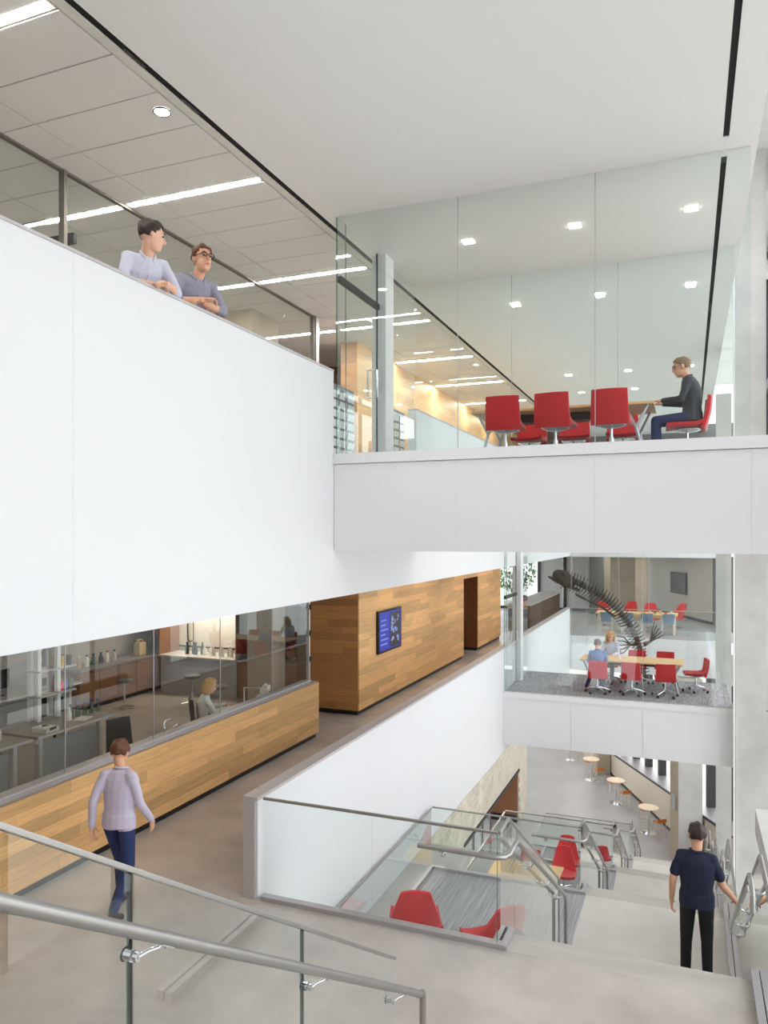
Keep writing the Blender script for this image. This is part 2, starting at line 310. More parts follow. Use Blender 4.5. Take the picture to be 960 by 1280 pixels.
# ---- lower bridge slab
bl = struct('floor_bridge_lower', MB().box(XV+.005, .93, YL0+.03, YL1-.03, -1.28, -.01), 'white', 'white bridge slab carrying the lower glass room')
for a, c_ in zip(JX, JX[1:-1] + [.93]): piece('fascia_panel', 'white', bl, ((a+c_)/2, YL0+.015, -.71), (c_-a-.006, .028, 1.16)); piece('fascia_panel', 'white', bl, ((a+c_)/2, YL1-.015, -.71), (c_-a-.006, .028, 1.16))
struct('trim_9', MB().box(XV+.004, .93, YL0-.03, YL0+.14, -.13, 0).box(XV+.004, .93, YL1-.1, YL1+.02, -.13, 0), 'white', 'white ledge of the lower bridge')
struct('floor_bridge_lower_carpet', MB().box(XV+.01, .92, YL0+.15, YL1+.015, -.009, .003), 'carpet_bridge', 'grey striped carpet of the lower bridge room')
# ---- stairs: four flights with landings, terraces at the side
for k in range(4):
    y0, z0, z1 = NOS[k], LEV[k], LEV[k+1]; b = MB(); h, d = (z0-z1)/12, .273
    for i in range(11): b.box(XS0+.1, XS1-.04, y0+i*d, y0+(i+1)*d, z1-.25, z0-(i+1)*h)
    struct('stairs', b, 'concrete_tread', ['concrete stair flight the man in navy walks down', 'second concrete flight below the walking man', 'third concrete flight down to the lounge terraces', 'lowest concrete flight down to the cafe floor'][k])
    struct('stair_nosing', MB().box(XS0-.09, XS1+.02, y0-.33, y0, z0-.16, z0-.004), 'concrete_tread', 'smooth concrete nosing slab heading a stair flight')
    if k < 3:
        yl = y0+11*d; ye = NOS[k+1]-.335
        struct('floor_stair_landing', MB().box(XS0+.1, XS1+.7, yl, ye, z1-.25, z1), 'concrete_stair', ['pale concrete landing below the walking man', 'second pale concrete stair landing', 'lowest pale concrete stair landing'][k])
        struct('floor_terrace', MB().box(XV+.02, XS0+.1, NOS[k]-.2, NOS[k+1]-.28, z1-.22, z1), 'carpet', ['grey striped carpet terrace with the two near red chairs', 'carpet terrace with the maple table', 'lowest carpet terrace'][k])
        struct('wall_terrace_side', MB().box(XV, XV+.02, NOS[k]-.2, NOS[k+1]-.28, z1-2.2, z1), 'white', 'white side of a carpet terrace')
        struct('wall_terrace_front', MB().box(XV, XS0+.1, NOS[k+1]-.28, NOS[k+1]-.24, z1-2, z1), 'white', 'white riser wall between terraces')
struct('wall_stair_side', MB().prism([(7.0, -.3), (7.0, 0), (7.3, 0), (24.9, -6.1), (27.7, -8), (27.7, -8.2), (7, -8.2)], 'x', XS1+.03, XS1+.09), 'concrete_stair', 'concrete side wall of the stair')
# upper flight (camera stands on its landing)
b = MB()
for i in range(14): b.box(-1.72, .5, 4.75-(i+1)*.28, 4.75-i*.28, i*.17, (i+1)*.17)
b.box(-1.72, .5, -3.9, 4.75-14*.28, 2.1, 2.38)
struct('stairs_upper', b, 'concrete_stair', 'concrete flight rising from the landing')
# ---- right side: concrete, columns, window wall
struct('column_right', MB().box(.955, 1.55, 18.3, 18.9, -8, 12.2), 'concrete_wall', 'square concrete column beside the bridge rooms')
rw = struct('wall_right_concrete', MB().box(1.55, 3.4, 18.42, 18.8, -8, 4.4), 'concrete_wall', 'large concrete wall beside the column')
for z in (-3.6, .06): piece('joint', 'mid_grey', rw, (2.45, 18.416, z), (1.84, .012, .025))
struct('trim_10', MB().box(.90, .94, 18.22, 18.3, -8, 12.2), 'white_trim', 'slim pale post at the edge of the concrete column')
struct('trim_11', MB().tube([(1.72, 18.2, L3), (1.72, 18.2, 12.2)], .07, 14), 'white_trim', 'pale vertical pipe beside the concrete column')
struct('wall_right_ledge', MB().box(.94, 1.5, 6.9, 12.9, -.67, -.3), 'concrete_wall', 'concrete ledge beam right of the stair')
for yy in (24.2,): struct('column_lower', MB().box(.74, 1.15, yy, yy+.4, -8, 8.0), 'concrete_wall', 'concrete column standing past the lower bridge')
ww = struct('window_1', MB().box(2.15, 2.3, -4, 26, -8.2, -7.2).box(2.15, 2.3, -4, 26, -.55, -.3).box(2.15, 2.3, -4, 26, 3.9, 4.6).box(2.15, 2.3, -4, 26, 8.2, 8.5).box(2.15, 2.3, -4, 26, 12.0, 12.4), 'window_frame', 'tall curtain wall along the stair')
y = -4
while y <= 26.01:
    piece('mullion', 'mullion_dark', ww, (2.2, y, 2.1), (.12, .07, 20.0))
    if y < 25.9: piece('pane', 'glass_clear', ww, (2.22, y+.75, 2.1), (.012, 1.43, 19.9))
    y += 1.5
struct('wall_front', MB().box(-13.2, 2.3, -4.3, -4.1, -.3, 12.4), 'grey_wall', 'plain wall behind the viewpoint')
# ---- angled cafe window wall
A0 = Vector((-.65, 32.5, 0)); U_ = Vector((-.4, .9165, 0)).normalized(); N_ = Vector((-U_.y, U_.x, 0))  # N_ points into the room (left/front)
def aw(s, n, z): p = A0 + U_*s + N_*n; return (p.x, p.y, z)
def sh(b, s0, s1, n0, n1, z00, z01, z10=None, z11=None):
    """slab along the angled wall; heights at the two ends"""
    z10 = z00 if z10 is None else z10; z11 = z01 if z11 is None else z11
    b.add([aw(s0,n0,z00), aw(s1,n0,z10), aw(s1,n1,z10), aw(s0,n1,z00), aw(s0,n0,z01), aw(s1,n0,z11), aw(s1,n1,z11), aw(s0,n1,z01)],
          [(3,2,1,0),(4,5,6,7),(0,1,5,4),(1,2,6,5),(2,3,7,6),(3,0,4,7)]); return b
struct('wall_right_cafe', sh(MB(), -7.2, 8.6, 0, -.12, -8, -6.1, None, -7.02), 'cream_wall', 'low cream wall behind the tall cafe tables')
struct('baseboard_right', sh(MB(), -7.2, 8.6, .012, 0, -8, -7.9), 'dark_metal', 'dark base strip of the cream wall')
struct('trim_12', sh(MB(), -7.2, 8.6, .03, -.9, -6.1, -6.06, -7.02, -6.98), 'dark_metal', 'dark edge of the cafe window sill')
struct('trim_13', sh(MB(), -7.2, 8.6, -.02, -.88, -6.06, -6.02, -6.98, -6.94), 'alu', 'bright metal window sill behind the cream wall')
w3 = struct('window_3', sh(MB(), -7.2, 8.6, -.86, -1.0, -1.5, -.4), 'white', 'cafe window band above the cream wall')
s = -6.6
while s < 8.6:
    o = sh(MB(), s, s+.2, -.6, -.9, -7.0, -1.5).build('mullion', 'mullion_dark', w3)
    sh(MB(), s+.2, s+1.55, -.94, -.95, -7.0, -1.5).build('pane', 'glass_clear', w3); s += 1.55
sh(MB(), -7.2, 8.6, -.86, -.92, -3.4, -3.3).build('transom', 'mullion_dark', w3)
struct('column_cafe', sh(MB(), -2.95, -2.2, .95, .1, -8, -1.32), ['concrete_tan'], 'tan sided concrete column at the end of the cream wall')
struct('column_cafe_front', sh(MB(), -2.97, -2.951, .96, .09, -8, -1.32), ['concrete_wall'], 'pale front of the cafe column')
struct('column_cafe_far', sh(MB(), 7.3, 7.9, .7, .05, -8, 3), 'concrete_tan', 'far concrete column among the cafe tables')
struct('wall_right_cafe_far', sh(MB(), 8.6, 20, .35, .2, -8, -6.9), 'cream_wall', 'far cream wall beyond the cafe windows')
struct('sign_panel', sh(MB(), -2.75, -2.45, .99, .962, -6.1, -5.6), 'grey_panel', 'small grey sign on the cafe column')
# ---- stone wall with portal at cafe level
sw = struct('wall_left_stone', MB().box(-6.9, -6.56, 3, 23.1, L1, -.3).box(-6.9, -6.56, 31.3, 33, L1, -.3).box(-6.9, -6.56, 23.1, 31.3, -5.85, -.3), 'mortar', 'pale stone block wall under the corridor')
def cpx(p):
    v = Vector(p) - Vector((0,0,CAMH)); d = -math.sin(YAW)*v.x + math.cos(YAW)*v.y
    return 480+950.2*(math.cos(YAW)*v.x + math.sin(YAW)*v.y)/d, 669-950.2*v.z/d, d
cand = []
bh, bw = .2, .42
for r in range(int((8-.3)/bh)):
    z = L1 + bh*(r+.5)
    y = 8 + (bw/2 if r % 2 else 0)
    while y < 32.9:
        y1 = min(y+bw, 33); yc = (y+y1)/2
        if not (23.0 < yc < 31.4 and z < -5.75):
            px, py, d = cpx((-6.55, yc, z)); q = cpx((XV, 0, 0))
            # seen below the white parapet's lower edge
            t = (XV)/(-6.55); pz = CAMH + (z-CAMH)*t
            if pz < -1.42 and 440 < px < 675 and 900 < py < 1170: cand.append((d, yc, z, y1-y))
        y += bw
cand.sort()
for d, yc, z, L in cand[:280]: piece('stone_block', 'stone', sw, (-6.555+random.uniform(-.004, .006), yc, z), (.03, L-.012, bh-.012))
b = MB()
for d, yc, z, L in cand[280:]: b.cbox((-6.555+random.uniform(-.004, .006), yc, z), (.03, L-.012, bh-.012))
if b.v: tag(b.build('stone_blocks', 'stone', sw), kind='stuff')
struct('trim_14', MB().box(-6.62, -6.50, 23.04, 31.36, -5.9, -5.82).box(-8.4, -6.6, 31.2, 31.28, L1, L1+.29), 'dark_metal', 'dark steel edge of the stone wall portal')
struct('wall_portal', MB().box(-8.6, -8.4, 23.1, 31.3, L1, -5.85).box(-8.4, -6.58, 31.22, 31.29, L1+.3, -5.85), 'oak_cab', 'wood lined recess behind the stone portal')
b = struct('door_1', MB().box(-6.86, -6.80, 24.0, 27.6, L1, -5.95), 'glass_green', 'blue grey glass doors in the stone portal')
for yy in (24.0, 25.2, 26.4, 27.6): piece('door_stile', 'dark_metal', b, (-6.83, yy, (L1-5.95)/2), (.08, .06, 2.05))
# ---- wood walls: planks are pieces
def planks(wall, m, axis, fixed, a0, a1, z0, z1, rh, thick=.02, holes=()):
    n = round((z1-z0)/rh); h = (z1-z0)/n
    for r in range(n):
        a = a0; zc = z0+h*(r+.5); first = True
        while a < a1-.01:
            e = min(a1, a+random.uniform(1.1, 2.6)*(random.uniform(.3, 1) if first else 1)); first = False
            if a1-e < .35: e = a1
            segs = [(a, e)]
            for h0, h1, hz0, hz1 in holes:
                if hz0 < zc < hz1:
                    ns = []
                    for p, q in segs:
                        if q <= h0 or p >= h1: ns.append((p, q))
                        else:
                            if p < h0: ns.append((p, h0))
                            if q > h1: ns.append((h1, q))
                    segs = ns
            for p, q in segs:
                if q-p > .02:
                    if axis == 'y': piece('plank', m, wall, (fixed, (p+q)/2, zc), (thick, q-p-.003, h-.0025))
                    else: piece('plank', m, wall, ((p+q)/2, fixed, zc), (q-p-.003, thick, h-.0025))
            a = e
wc = struct('wall_lab_counter', MB().box(-6.95, -6.625, 2, 13.1, .1, 1.04), 'oak_dark', 'long oak clad front below the laboratory glass')
planks(wc, 'oak_y', 'y', -6.612, 3.2, 13.1, .10, 1.06, .137)
struct('baseboard_lab', MB().box(-6.95, -6.66, 2, 13.08, 0, .1), 'dark_metal', 'dark recessed base under the oak counter front')
struct('trim_15', MB().box(-6.95, -6.64, 2, 13.1, 1.041, 1.075), 'alu', 'metal sill on top of the oak counter front')
wb = struct('wall_wood_corridor', MB().box(-7.75, -6.60, 14.96, 23.15, .1, 3.1).box(-7.75, -6.60, 24.9, 28.2, .1, 3.1).box(-7.75, -6.60, 23.15, 24.9, 2.56, 3.1).box(-7.75, -7.3, 23.15, 24.9, .0, 2.56), 'oak_dark', 'long oak clad wall with a screen and a doorway')
planks(wb, 'oak_y', 'y', -6.588, 14.95, 28.2, .10, 3.1, .15, holes=((23.15, 24.9, 0, 2.56),))
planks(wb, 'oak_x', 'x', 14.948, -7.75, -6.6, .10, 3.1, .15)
struct('baseboard_wood', MB().box(-7.73, -6.63, 14.99, 23.15, 0, .1).box(-7.73, -6.63, 24.9, 28.2, 0, .1), 'dark_metal', 'dark recessed base of the oak wall')
d1 = struct('door_2', MB().box(-7.28, -7.22, 23.2, 24.85, .01, 2.52), 'oak_dark', 'dark wooden door recessed in the oak wall')
MB().tube([(-7.2, 24.55, .9), (-7.14, 24.55, .9), (-7.14, 24.55, 1.5), (-7.2, 24.55, 1.5)], .018, 10).build('door_handle', 'chrome', d1, smooth=True)
MB().box(-7.22, -7.20, 24.68, 24.72, .1, 2.45).build('door_edge', 'chrome', d1); MB().box(-7.22, -7.18, 23.3, 24.5, 1.0, 1.06).build('push_bar', 'chrome', d1)
wu3 = struct('wall_wood_upper', MB().box(-7.0, -6.62, 14.96, 33, L3, CE), 'oak_dark', 'oak clad wall of the upper corridor')
planks(wu3, 'oak_y', 'y', -6.61, 14.95, 33, L3, CE, .22)
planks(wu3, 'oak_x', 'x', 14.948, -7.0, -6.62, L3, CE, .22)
struct('door_3', MB().box(-6.62, -6.59, 27.2, 29.4, L3+.9, L3+2.2), 'dark_metal', 'dark opening in the upper oak wall')
# upper side corridor: window grid at its end, board with notes
struct('wall_upper_passage_end', MB().box(-12.0, -11.9, 13.1, 24, L3, CE), 'grey_wall', 'grey end of the upper side passage')
for y0, y1, lab in ((10.75, 11.7, 'white magazine rack in the upper corridor seen through the glass door'), (13.15, 14.15, 'magazine rack with a blue sheet in the upper corridor past the white post')):
    t = thing('magazine_rack', lab, 'rack', (-5.24, (y0+y1)/2, L3)); MB().box(-5.28, -5.24, y0, y1, L3, 6.3).build('back_board', 'mid_grey', t, world=True)
    n = 3; cw = (y1-y0)/n
    for i in range(n):
        for j in range(8): MB().cbox((-5.22, y0+cw*(i+.5), L3+.12+j*.155), (.012, cw-.07, .11), (0, .15, 0)).build('leaflet', 'blue_paper' if (y0 > 13 and i == 0 and j > 3) else 'paper', t, world=True)
struct('wall_upper_passage', MB().box(-9.8, -6.8, 16.9, 17.0, L3, CE).box(-7.65, -7.6, 13.0, 13.1, L3, CE), 'oak_cab', 'brown wall of the upper side passage')
# ---- L3 glass wall of the offices
w5 = struct('window_5', MB().box(-6.63, -6.57, 2, 12.85, CE-.03, CE+.03).box(-6.63, -6.57, 2, 12.85, L3, L3+.08), 'bronze', 'glass office wall along the upper balcony')
ys = [2, 4.3, 5.6, 6.286, 6.663, 6.919, 8.0, 10.1, 11.74, 12.8]
for a, c_ in zip(ys, ys[1:]): piece('pane', 'glass', w5, (-6.6, (a+c_)/2, (L3+CE)/2), (.012, c_-a-.012, CE-L3-.1))
for yy, ww_ in ((6.66, .05), (12.83, .06)): piece('mullion', 'bronze', w5, (-6.6, yy, (L3+CE)/2), (.08, ww_, CE-L3))
piece('mullion', 'alu', w5, (-6.6, 12.93, (L3+CE)/2), (.12, .12, CE-L3))
piece('door_header', 'dark_metal', w5, (-7.4, 6.9, 7.35), (1.5, .05, .12))
struct('wall_office_cabinet', MB().box(-9.6, -7.4, 12.0, 12.95, L3, CE), 'concrete_tan', 'brown grey partition inside the upper office')
struct('wall_office_back', MB().box(-13.2, -13, -4, 33, -.2, CE+.3), 'grey_wall', 'rear wall behind laboratory and offices')
struct('wall_office_end', MB().box(-13, -7.6, 13.0, 13.1, L3, CE+.03), 'mauve_wall', 'end wall of the upper office')
# ---------------------------------------------------------------- glass bridge rooms
def glass_room(n, y0, y1, z0, z1, xr, g, lab):
    f = struct('window_%d' % n, MB().box(JX[0], xr, y0+.06, y0+.10, z0, z0+.012), 'alu', 'frameless glass front of the %s bridge room' % lab)
    xs = JX[:-1] + [xr]
    for a, c_ in zip(xs, xs[1:]): piece('pane', g, f, ((a+c_)/2, y0+.08, (z0+z1)/2), (c_-a-.01, .014, z1-z0)); 
    for a in xs[1:-1]: piece('seal', 'alu', f, (a, y0+.08, (z0+z1)/2), (.008, .012, z1-z0))
    k = struct('window_%d' % (n+1), MB().box(JX[0], xr, y1-.10, y1-.06, z0, z0+.012), 'alu', 'frameless glass rear of the %s bridge room' % lab)
    for a, c_ in zip(xs, xs[1:]): piece('pane', g, k, ((a+c_)/2, y1-.08, (z0+z1)/2), (c_-a-.01, .014, z1-z0))
    for a in xs[1:-1]: piece('seal', 'alu', k, (a, y1-.08, (z0+z1)/2), (.008, .012, z1-z0))
    l = struct('window_%d' % (n+2), MB().box(XV-.02, XV+.02, y0+.1, y1-.1, z0, z0+.012), 'alu', 'glass end wall of the %s bridge room' % lab)
    for a, c_ in ((y0+.10, y0+.36), (y0+1.86, y0+2.3), (y0+2.31, y1-.1)): piece('pane', g, l, (XV, (a+c_)/2, (z0+z1)/2), (.014, c_-a-.01, z1-z0))
    piece('edge', 'glass_edge', l, (XV, y0+.09, (z0+z1)/2), (.016, .014, z1-z0)); piece('edge', 'mid_grey', l, (XV, y0+.365, (z0+z1)/2), (.012, .008, z1-z0))
    d = struct('door_%d' % (n-2), MB().box(XV-.007, XV+.007, y0+.38, y0+1.46, z0+.02, min(z1, z0+2.95)), g, 'frameless glass door of the %s bridge room' % lab)
    MB().box(XV-.03, XV+.03, y0+.16, y0+1.5, z0+2.28, z0+2.36).build('door_rail', 'dark_metal', d)
    MB().tube([(XV+.02, y0+1.30, z0+.95), (XV+.075, y0+1.30, z0+.95), (XV+.075, y0+1.30, z0+1.35), (XV+.02, y0+1.30, z0+1.35)], .014, 10).build('door_handle', 'chrome', d, smooth=True)
    MB().tube([(XV-.02, y0+1.30, z0+.95), (XV-.075, y0+1.30, z0+.95), (XV-.075, y0+1.30, z0+1.35), (XV-.02, y0+1.30, z0+1.35)], .014, 10).build('door_handle', 'chrome', d, smooth=True)
    MB().box(XV-.012, XV+.012, y0+1.46, y0+1.475, z0+.02, z1).build('door_edge', 'dark_metal', d)
    struct('column_post', MB().box(XV-.10, XV+.12, y0+1.52, y0+1.84, z0, z1), 'white', 'white post in the glass end wall of the %s bridge room' % lab)
glass_room(6, YB0, YB1, L3, CE, XR, 'glass_green', 'upper')
glass_room(9, YL0, YL1, 0.0, 3.9, .90, 'glass_low', 'lower')
struct('trim_20', MB().box(XV, .9, YL0+.06, YL0+.1, 3.9, 3.96).box(XV, .9, YL1-.1, YL1-.06, 3.9, 3.96), 'alu', 'metal head of the lower bridge glass')
# far gallery guard of glass
gg = thing('glass_guardrail', 'glass guard at the edge of the far gallery behind the skeleton', 'guardrail', (-1.5, 30.06, 0))
for i in range(4): x0 = XV+.05+i*1.36; MB().box(x0, x0+1.34, 30.05, 30.064, .0, 1.07).build('pane', 'glass_low', gg, world=True)
MB().box(XV+.05, 1.2, 30.04, 30.075, 1.071, 1.09).build('cap_rail', 'alu', gg, world=True)
# ---------------------------------------------------------------- guardrails of the stairs
def bracket(parent, p, q, name='bracket'):
    """arm from the glass disc p to the rail underside q"""
    p, q = Vector(p), Vector(q); b = MB(); d = Vector((1 if q.x > p.x else -1, 0, 0)) if abs(q.x-p.x) > abs(q.y-p.y) else Vector((0, 1 if q.y > p.y else -1, 0))
    b.tube([p - d*.01, p + d*.018], .034, 18); b.tube([p + d*.018, p + d*.03], .02, 14)
    m = Vector((q.x, q.y, p.z)); b.tube([p + d*.02, p + (m-p)*.6, p + (m-p)*.85 + Vector((0,0,(q.z-p.z)*.12)), m + Vector((0,0,(q.z-p.z)*.4)), q], .011, 10)
    b.tube([q + Vector((0,-.04,.0)), q + Vector((0,.04,.0))], .009, 8)
    return b.build(name, 'chrome', parent, smooth=True, world=True)
names = [('glass guard closing the landing above the near red chairs', 'sloping glass guard with two end posts beside the carpet terrace of the near red chairs'), ('glass guard above the maple table terrace', 'sloping glass guard beside the maple table terrace'),
         ('glass guard above the lowest lounge terrace', 'sloping glass guard beside the lowest lounge terrace'), ('glass guard at the head of the lowest flight', 'sloping glass guard of the lowest stair flight')]
SL = 2/3.276
for k in range(4):
    z, y = LEV[k], NOS[k]-.3; x0, x1 = XV+.06, XS0
    t = thing('glass_guardrail', names[k][0], 'guardrail', ((x0+x1)/2, y, z), 0, 'glass guards across the stair terraces')
    MB().box(x0-.02, x1+.02, y-.045, y+.045, z-.002 if k else .0, z+.045).build('shoe', 'alu', t, world=True, bev=.004)
    jj = [x0, -2.957, x1-.02]
    for a, c_ in zip(jj, jj[1:]): MB().box(a+.004, c_-.004, y-.008, y+.008, z+.046, z+1.06).build('pane', 'glass', t, world=True)
    MB().box(x1-.019, x1-.012, y-.009, y+.009, z+.046, z+1.06).build('glass_edge', 'glass_edge', t, world=True)
    MB().box(x0, x1-.01, y-.016, y+.016, z+1.061, z+1.083).build('cap_rail', 'steel', t, world=True)
    rx = XS0 + .09
    s_ = thing('glass_guardrail', names[k][1], 'guardrail', (x1, y+1.8, LEV[k+1]), 0, 'sloping glass guards beside the terraces')
    hr_ = MB().tube([(x1-.78, y-.075, z+.87), (x1-.55, y-.075, z+.87), (rx-.10, y-.075, z+.87), (rx-.03, y-.045, z+.87), (rx, y+.03, z+.87), (rx, NOS[k]+.06, z+.87), (rx, NOS[k]+.12, z+.845), (rx, NOS[k]+3.2, z+.845-3.08*SL), (rx, NOS[k]+3.28, z+.845-3.08*SL-.1), (rx, NOS[k]+3.28, LEV[k+1])], .024, 14).build('handrail', 'steel', s_, smooth=True, world=True)
    bracket(hr_, (x1-.55, y-.008, z+.80), (x1-.55, y-.075, z+.85))
    def zs(yy): return z - max(0, min(3.2, yy-NOS[k]-.1))*SL
    yy = [y+.02, NOS[k]+.35, NOS[k]+1.28, NOS[k]+2.2, NOS[k]+3.18]
    for a, c_ in zip(yy, yy[1:]):
        a += .006; c_ -= .006; brk = [a] + ([NOS[k]+.1] if a < NOS[k]+.1 < c_ else []) + [c_]
        poly = [(p, zs(p)-.32 if p > NOS[k] else z+.0) for p in brk] + [(p, zs(p)+1.06) for p in reversed(brk)]
        poly[0] = (a, max(LEV[k+1]+.02, zs(a)-.36)); poly[len(brk)-1] = (c_, max(LEV[k+1]+.02, zs(c_)-.36))
        MB().prism(poly, 'x', x1-.008, x1+.008).build('pane', 'glass', s_, world=True)
    MB().tube([(x1, y+.01, z+1.07), (x1, NOS[k]+.1, z+1.07), (x1, NOS[k]+3.18, zs(NOS[k]+3.18)+1.07), (x1, NOS[k]+3.2, zs(NOS[k]+3.2)+1.0), (x1, NOS[k]+3.2, LEV[k+1])], .019, 10).build('cap_rail', 'steel', s_, smooth=True, world=True)
    MB().prism([(y-.045, z+.045), (NOS[k]+.02, z+.045), (NOS[k]+3.18, LEV[k+1]+.06), (NOS[k]+3.18, LEV[k+1]), (NOS[k]+2.9, LEV[k+1]), (NOS[k]-.1, z-.25), (y-.045, z-.25)], 'x', x1+.021, x1+.08).build('shoe', 'alu', s_, world=True)
    MB().prism([(y+.046, z+.045), (NOS[k]+.02, z+.045), (NOS[k]+3.18, LEV[k+1]+.06), (NOS[k]+3.18, LEV[k+1]), (NOS[k]+2.9, LEV[k+1]), (NOS[k]-.1, z-.25), (y+.046, z-.25)], 'x', x1-.05, x1-.01).build('shoe', 'alu', s_, world=True)
    for q in (.9, 1.95, 2.9):
        yq = NOS[k]+q; zq = z+.845-(q-.12)*SL; bracket(hr_, (x1+.008, yq, zq-.09), (rx, yq, zq-.02))
    # side rail along the open left edge of the terrace
    if k < 3:
        ya, yb, zt = NOS[k]+.0, NOS[k+1]-.36, LEV[k+1]
        e = thing('glass_guardrail', ['side glass of the near red chair terrace', 'side glass of the maple table terrace', 'side glass of the lowest terrace'][k], 'guardrail', (XV+.04, (ya+yb)/2, zt), 0, 'side glass of the terraces')
        MB().box(XV+.02, XV+.09, ya, yb, zt, zt+.05).build('shoe', 'alu', e, world=True)
        n = 4; st = (yb-ya)/n
        for i in range(n): MB().box(XV+.05, XV+.064, ya+i*st+.006, ya+(i+1)*st-.006, zt+.051, zt+1.05).build('pane', 'glass', e, world=True)
        MB().box(XV+.04, XV+.075, ya, yb, zt+1.051, zt+1.07).build('cap_rail', 'steel', e, world=True)
# right hand guard, continuous down the stair
gx = XS1-.02
def zc(yy):
    for k in range(4):
        if yy < NOS[k]+.05: return LEV[k]
        if yy < NOS[k]+3.25: return LEV[k]-(yy-NOS[k]-.05)*2/3.2
    return LEV[4]
t = thing('glass_guardrail', 'glass guard with slotted metal shoe on the right of the stair', 'guardrail', (gx, 7, 0))
pts = [(gx, 5.2, 1.07)]
for k in range(4): pts += [(gx, NOS[k]+.05, LEV[k]+1.07), (gx, NOS[k]+3.25, LEV[k+1]+1.07)]
MB().tube(pts, .02, 10).build('cap_rail', 'steel', t, smooth=True, world=True)
ys_ = [5.2, 6.25] 
for k in range(4): ys_ += [NOS[k]+.05, NOS[k]+1.1, NOS[k]+2.2, NOS[k]+3.25] + ([NOS[k]+4.5] if k < 3 else [])
for a, c_ in zip(ys_, ys_[1:]):
    MB().prism([(a+.006, zc(a)+.05), (c_-.006, zc(c_)+.05), (c_-.006, zc(c_)+1.055), (a+.006, zc(a)+1.055)], 'x', gx-.008, gx+.008).build('pane', 'glass', t, world=True)
    for sx, w_ in ((gx-.075, .062), (gx+.013, .062)):
        MB().prism([(a, zc(a)-.12), (c_, zc(c_)-.12), (c_, zc(c_)+.075), (a, zc(a)+.075)], 'x', sx, sx+w_).build('shoe', 'alu', t, world=True)
    MB().prism([(a, zc(a)-.1), (c_, zc(c_)-.1), (c_, zc(c_)+.06), (a, zc(a)+.06)], 'x', gx-.012, gx-.0085).build('gasket', 'black', t, world=True)
for k in range(4):
    rx = gx-.085; z = LEV[k]
    hr_ = MB().tube([(rx, NOS[k]-.30, z+.72), (rx, NOS[k]-.30, z+.86), (rx, NOS[k]-.25, z+.89), (rx, NOS[k]+.05, z+.89), (rx, NOS[k]+3.25, LEV[k+1]+.89), (rx, NOS[k]+3.5, LEV[k+1]+.89)], .022, 14).build('handrail', 'steel', t, smooth=True, world=True)
    for q in (.3, 1.3, 2.3, 3.1): bracket(hr_, (gx-.009, NOS[k]+q, zc(NOS[k]+q)+.79), (rx, NOS[k]+q, zc(NOS[k]+q)+.87))
# ---------------------------------------------------------------- foreground guard on the upper flight
FX = -1.75; fs_ = (3.085-1.189)/(4.515-1.54)
def fz(yy): return 1.189+(4.515-yy)*fs_
t = thing('stair_guardrail', 'foreground glass stair guard with flat top rail and round steel handrail', 'guardrail', (FX, 3, 0))
yy = [-.6, .82, 2.064, 3.295, 4.515]
for a, c_ in zip(yy, yy[1:]):
    MB().prism([(a+.006, max(.005, fz(a)-1.30)), (c_-.01, max(.005, fz(c_)-1.30)), (c_-.01, fz(c_)-.012), (a+.01, fz(a)-.012)], 'x', FX-.008, FX+.008).build('pane', 'glass', t, world=True)
    if c_ < 4.5:
        MB().prism([(c_-.005, fz(c_)-1.2), (c_+.005, fz(c_)-1.2), (c_+.005, fz(c_)-.012), (c_-.005, fz(c_)-.012)], 'x', FX-.009, FX+.004).build('gasket', 'black', t, world=True)
        MB().prism([(c_-.012, fz(c_)-1.2), (c_-.0055, fz(c_)-1.2), (c_-.0055, fz(c_)-.012), (c_-.012, fz(c_)-.012)], 'x', FX-.0085, FX+.0085).build('glass_edge', 'glass_edge', t, world=True)
MB().prism([(-.6, fz(-.6)-.012), (4.515, fz(4.515)-.012), (4.515, fz(4.515)+.01), (-.6, fz(-.6)+.01)], 'x', FX-.022, FX+.022).build('cap_rail', 'steel', t, world=True, bev=.003)
RX = -1.67; h0 = Vector((RX, 4.77, .84)); rs_ = (2.938-.795)/(4.862-1.47)
hr_ = MB().tube([(RX, -.6, .85+(4.75+.6)*rs_), (RX, 4.70, .85+.05*rs_), (RX, 4.79, .818), (RX, 4.85, .80), (RX, 4.868, .77), (RX, 4.868, .0)], .0235, 18).build('handrail', 'steel', t, smooth=True, world=True)
def rz(q): return .85+(4.75-q)*rs_
for q in (.8, 2.05, 3.31, 4.43):
    b = MB(); zb = rz(q)-.085
    b.tube([(FX-.016, q, zb), (FX+.024, q, zb)], .020, 20); b.tube([(FX+.03, q, zb), (FX+.045, q, zb)], .016, 14)
    b.tube([(FX+.04, q, zb), (RX-.035, q+.045, zb-.002), (RX-.012, q+.075, zb+.0), (RX, q+.09, zb+.02), (RX, q+.10, rz(q+.1)-.03)], .0085, 10)
    b.cbox((RX, q+.10, rz(q+.1)-.025), (.022, .07, .006), (-math.atan(rs_), 0, 0)); b.build('bracket', 'chrome', hr_, smooth=True, world=True)
    MB().tube([(FX-.012, q, zb), (FX-.0095, q, zb)], .024, 20).build('washer', 'black', t, smooth=True, world=True)
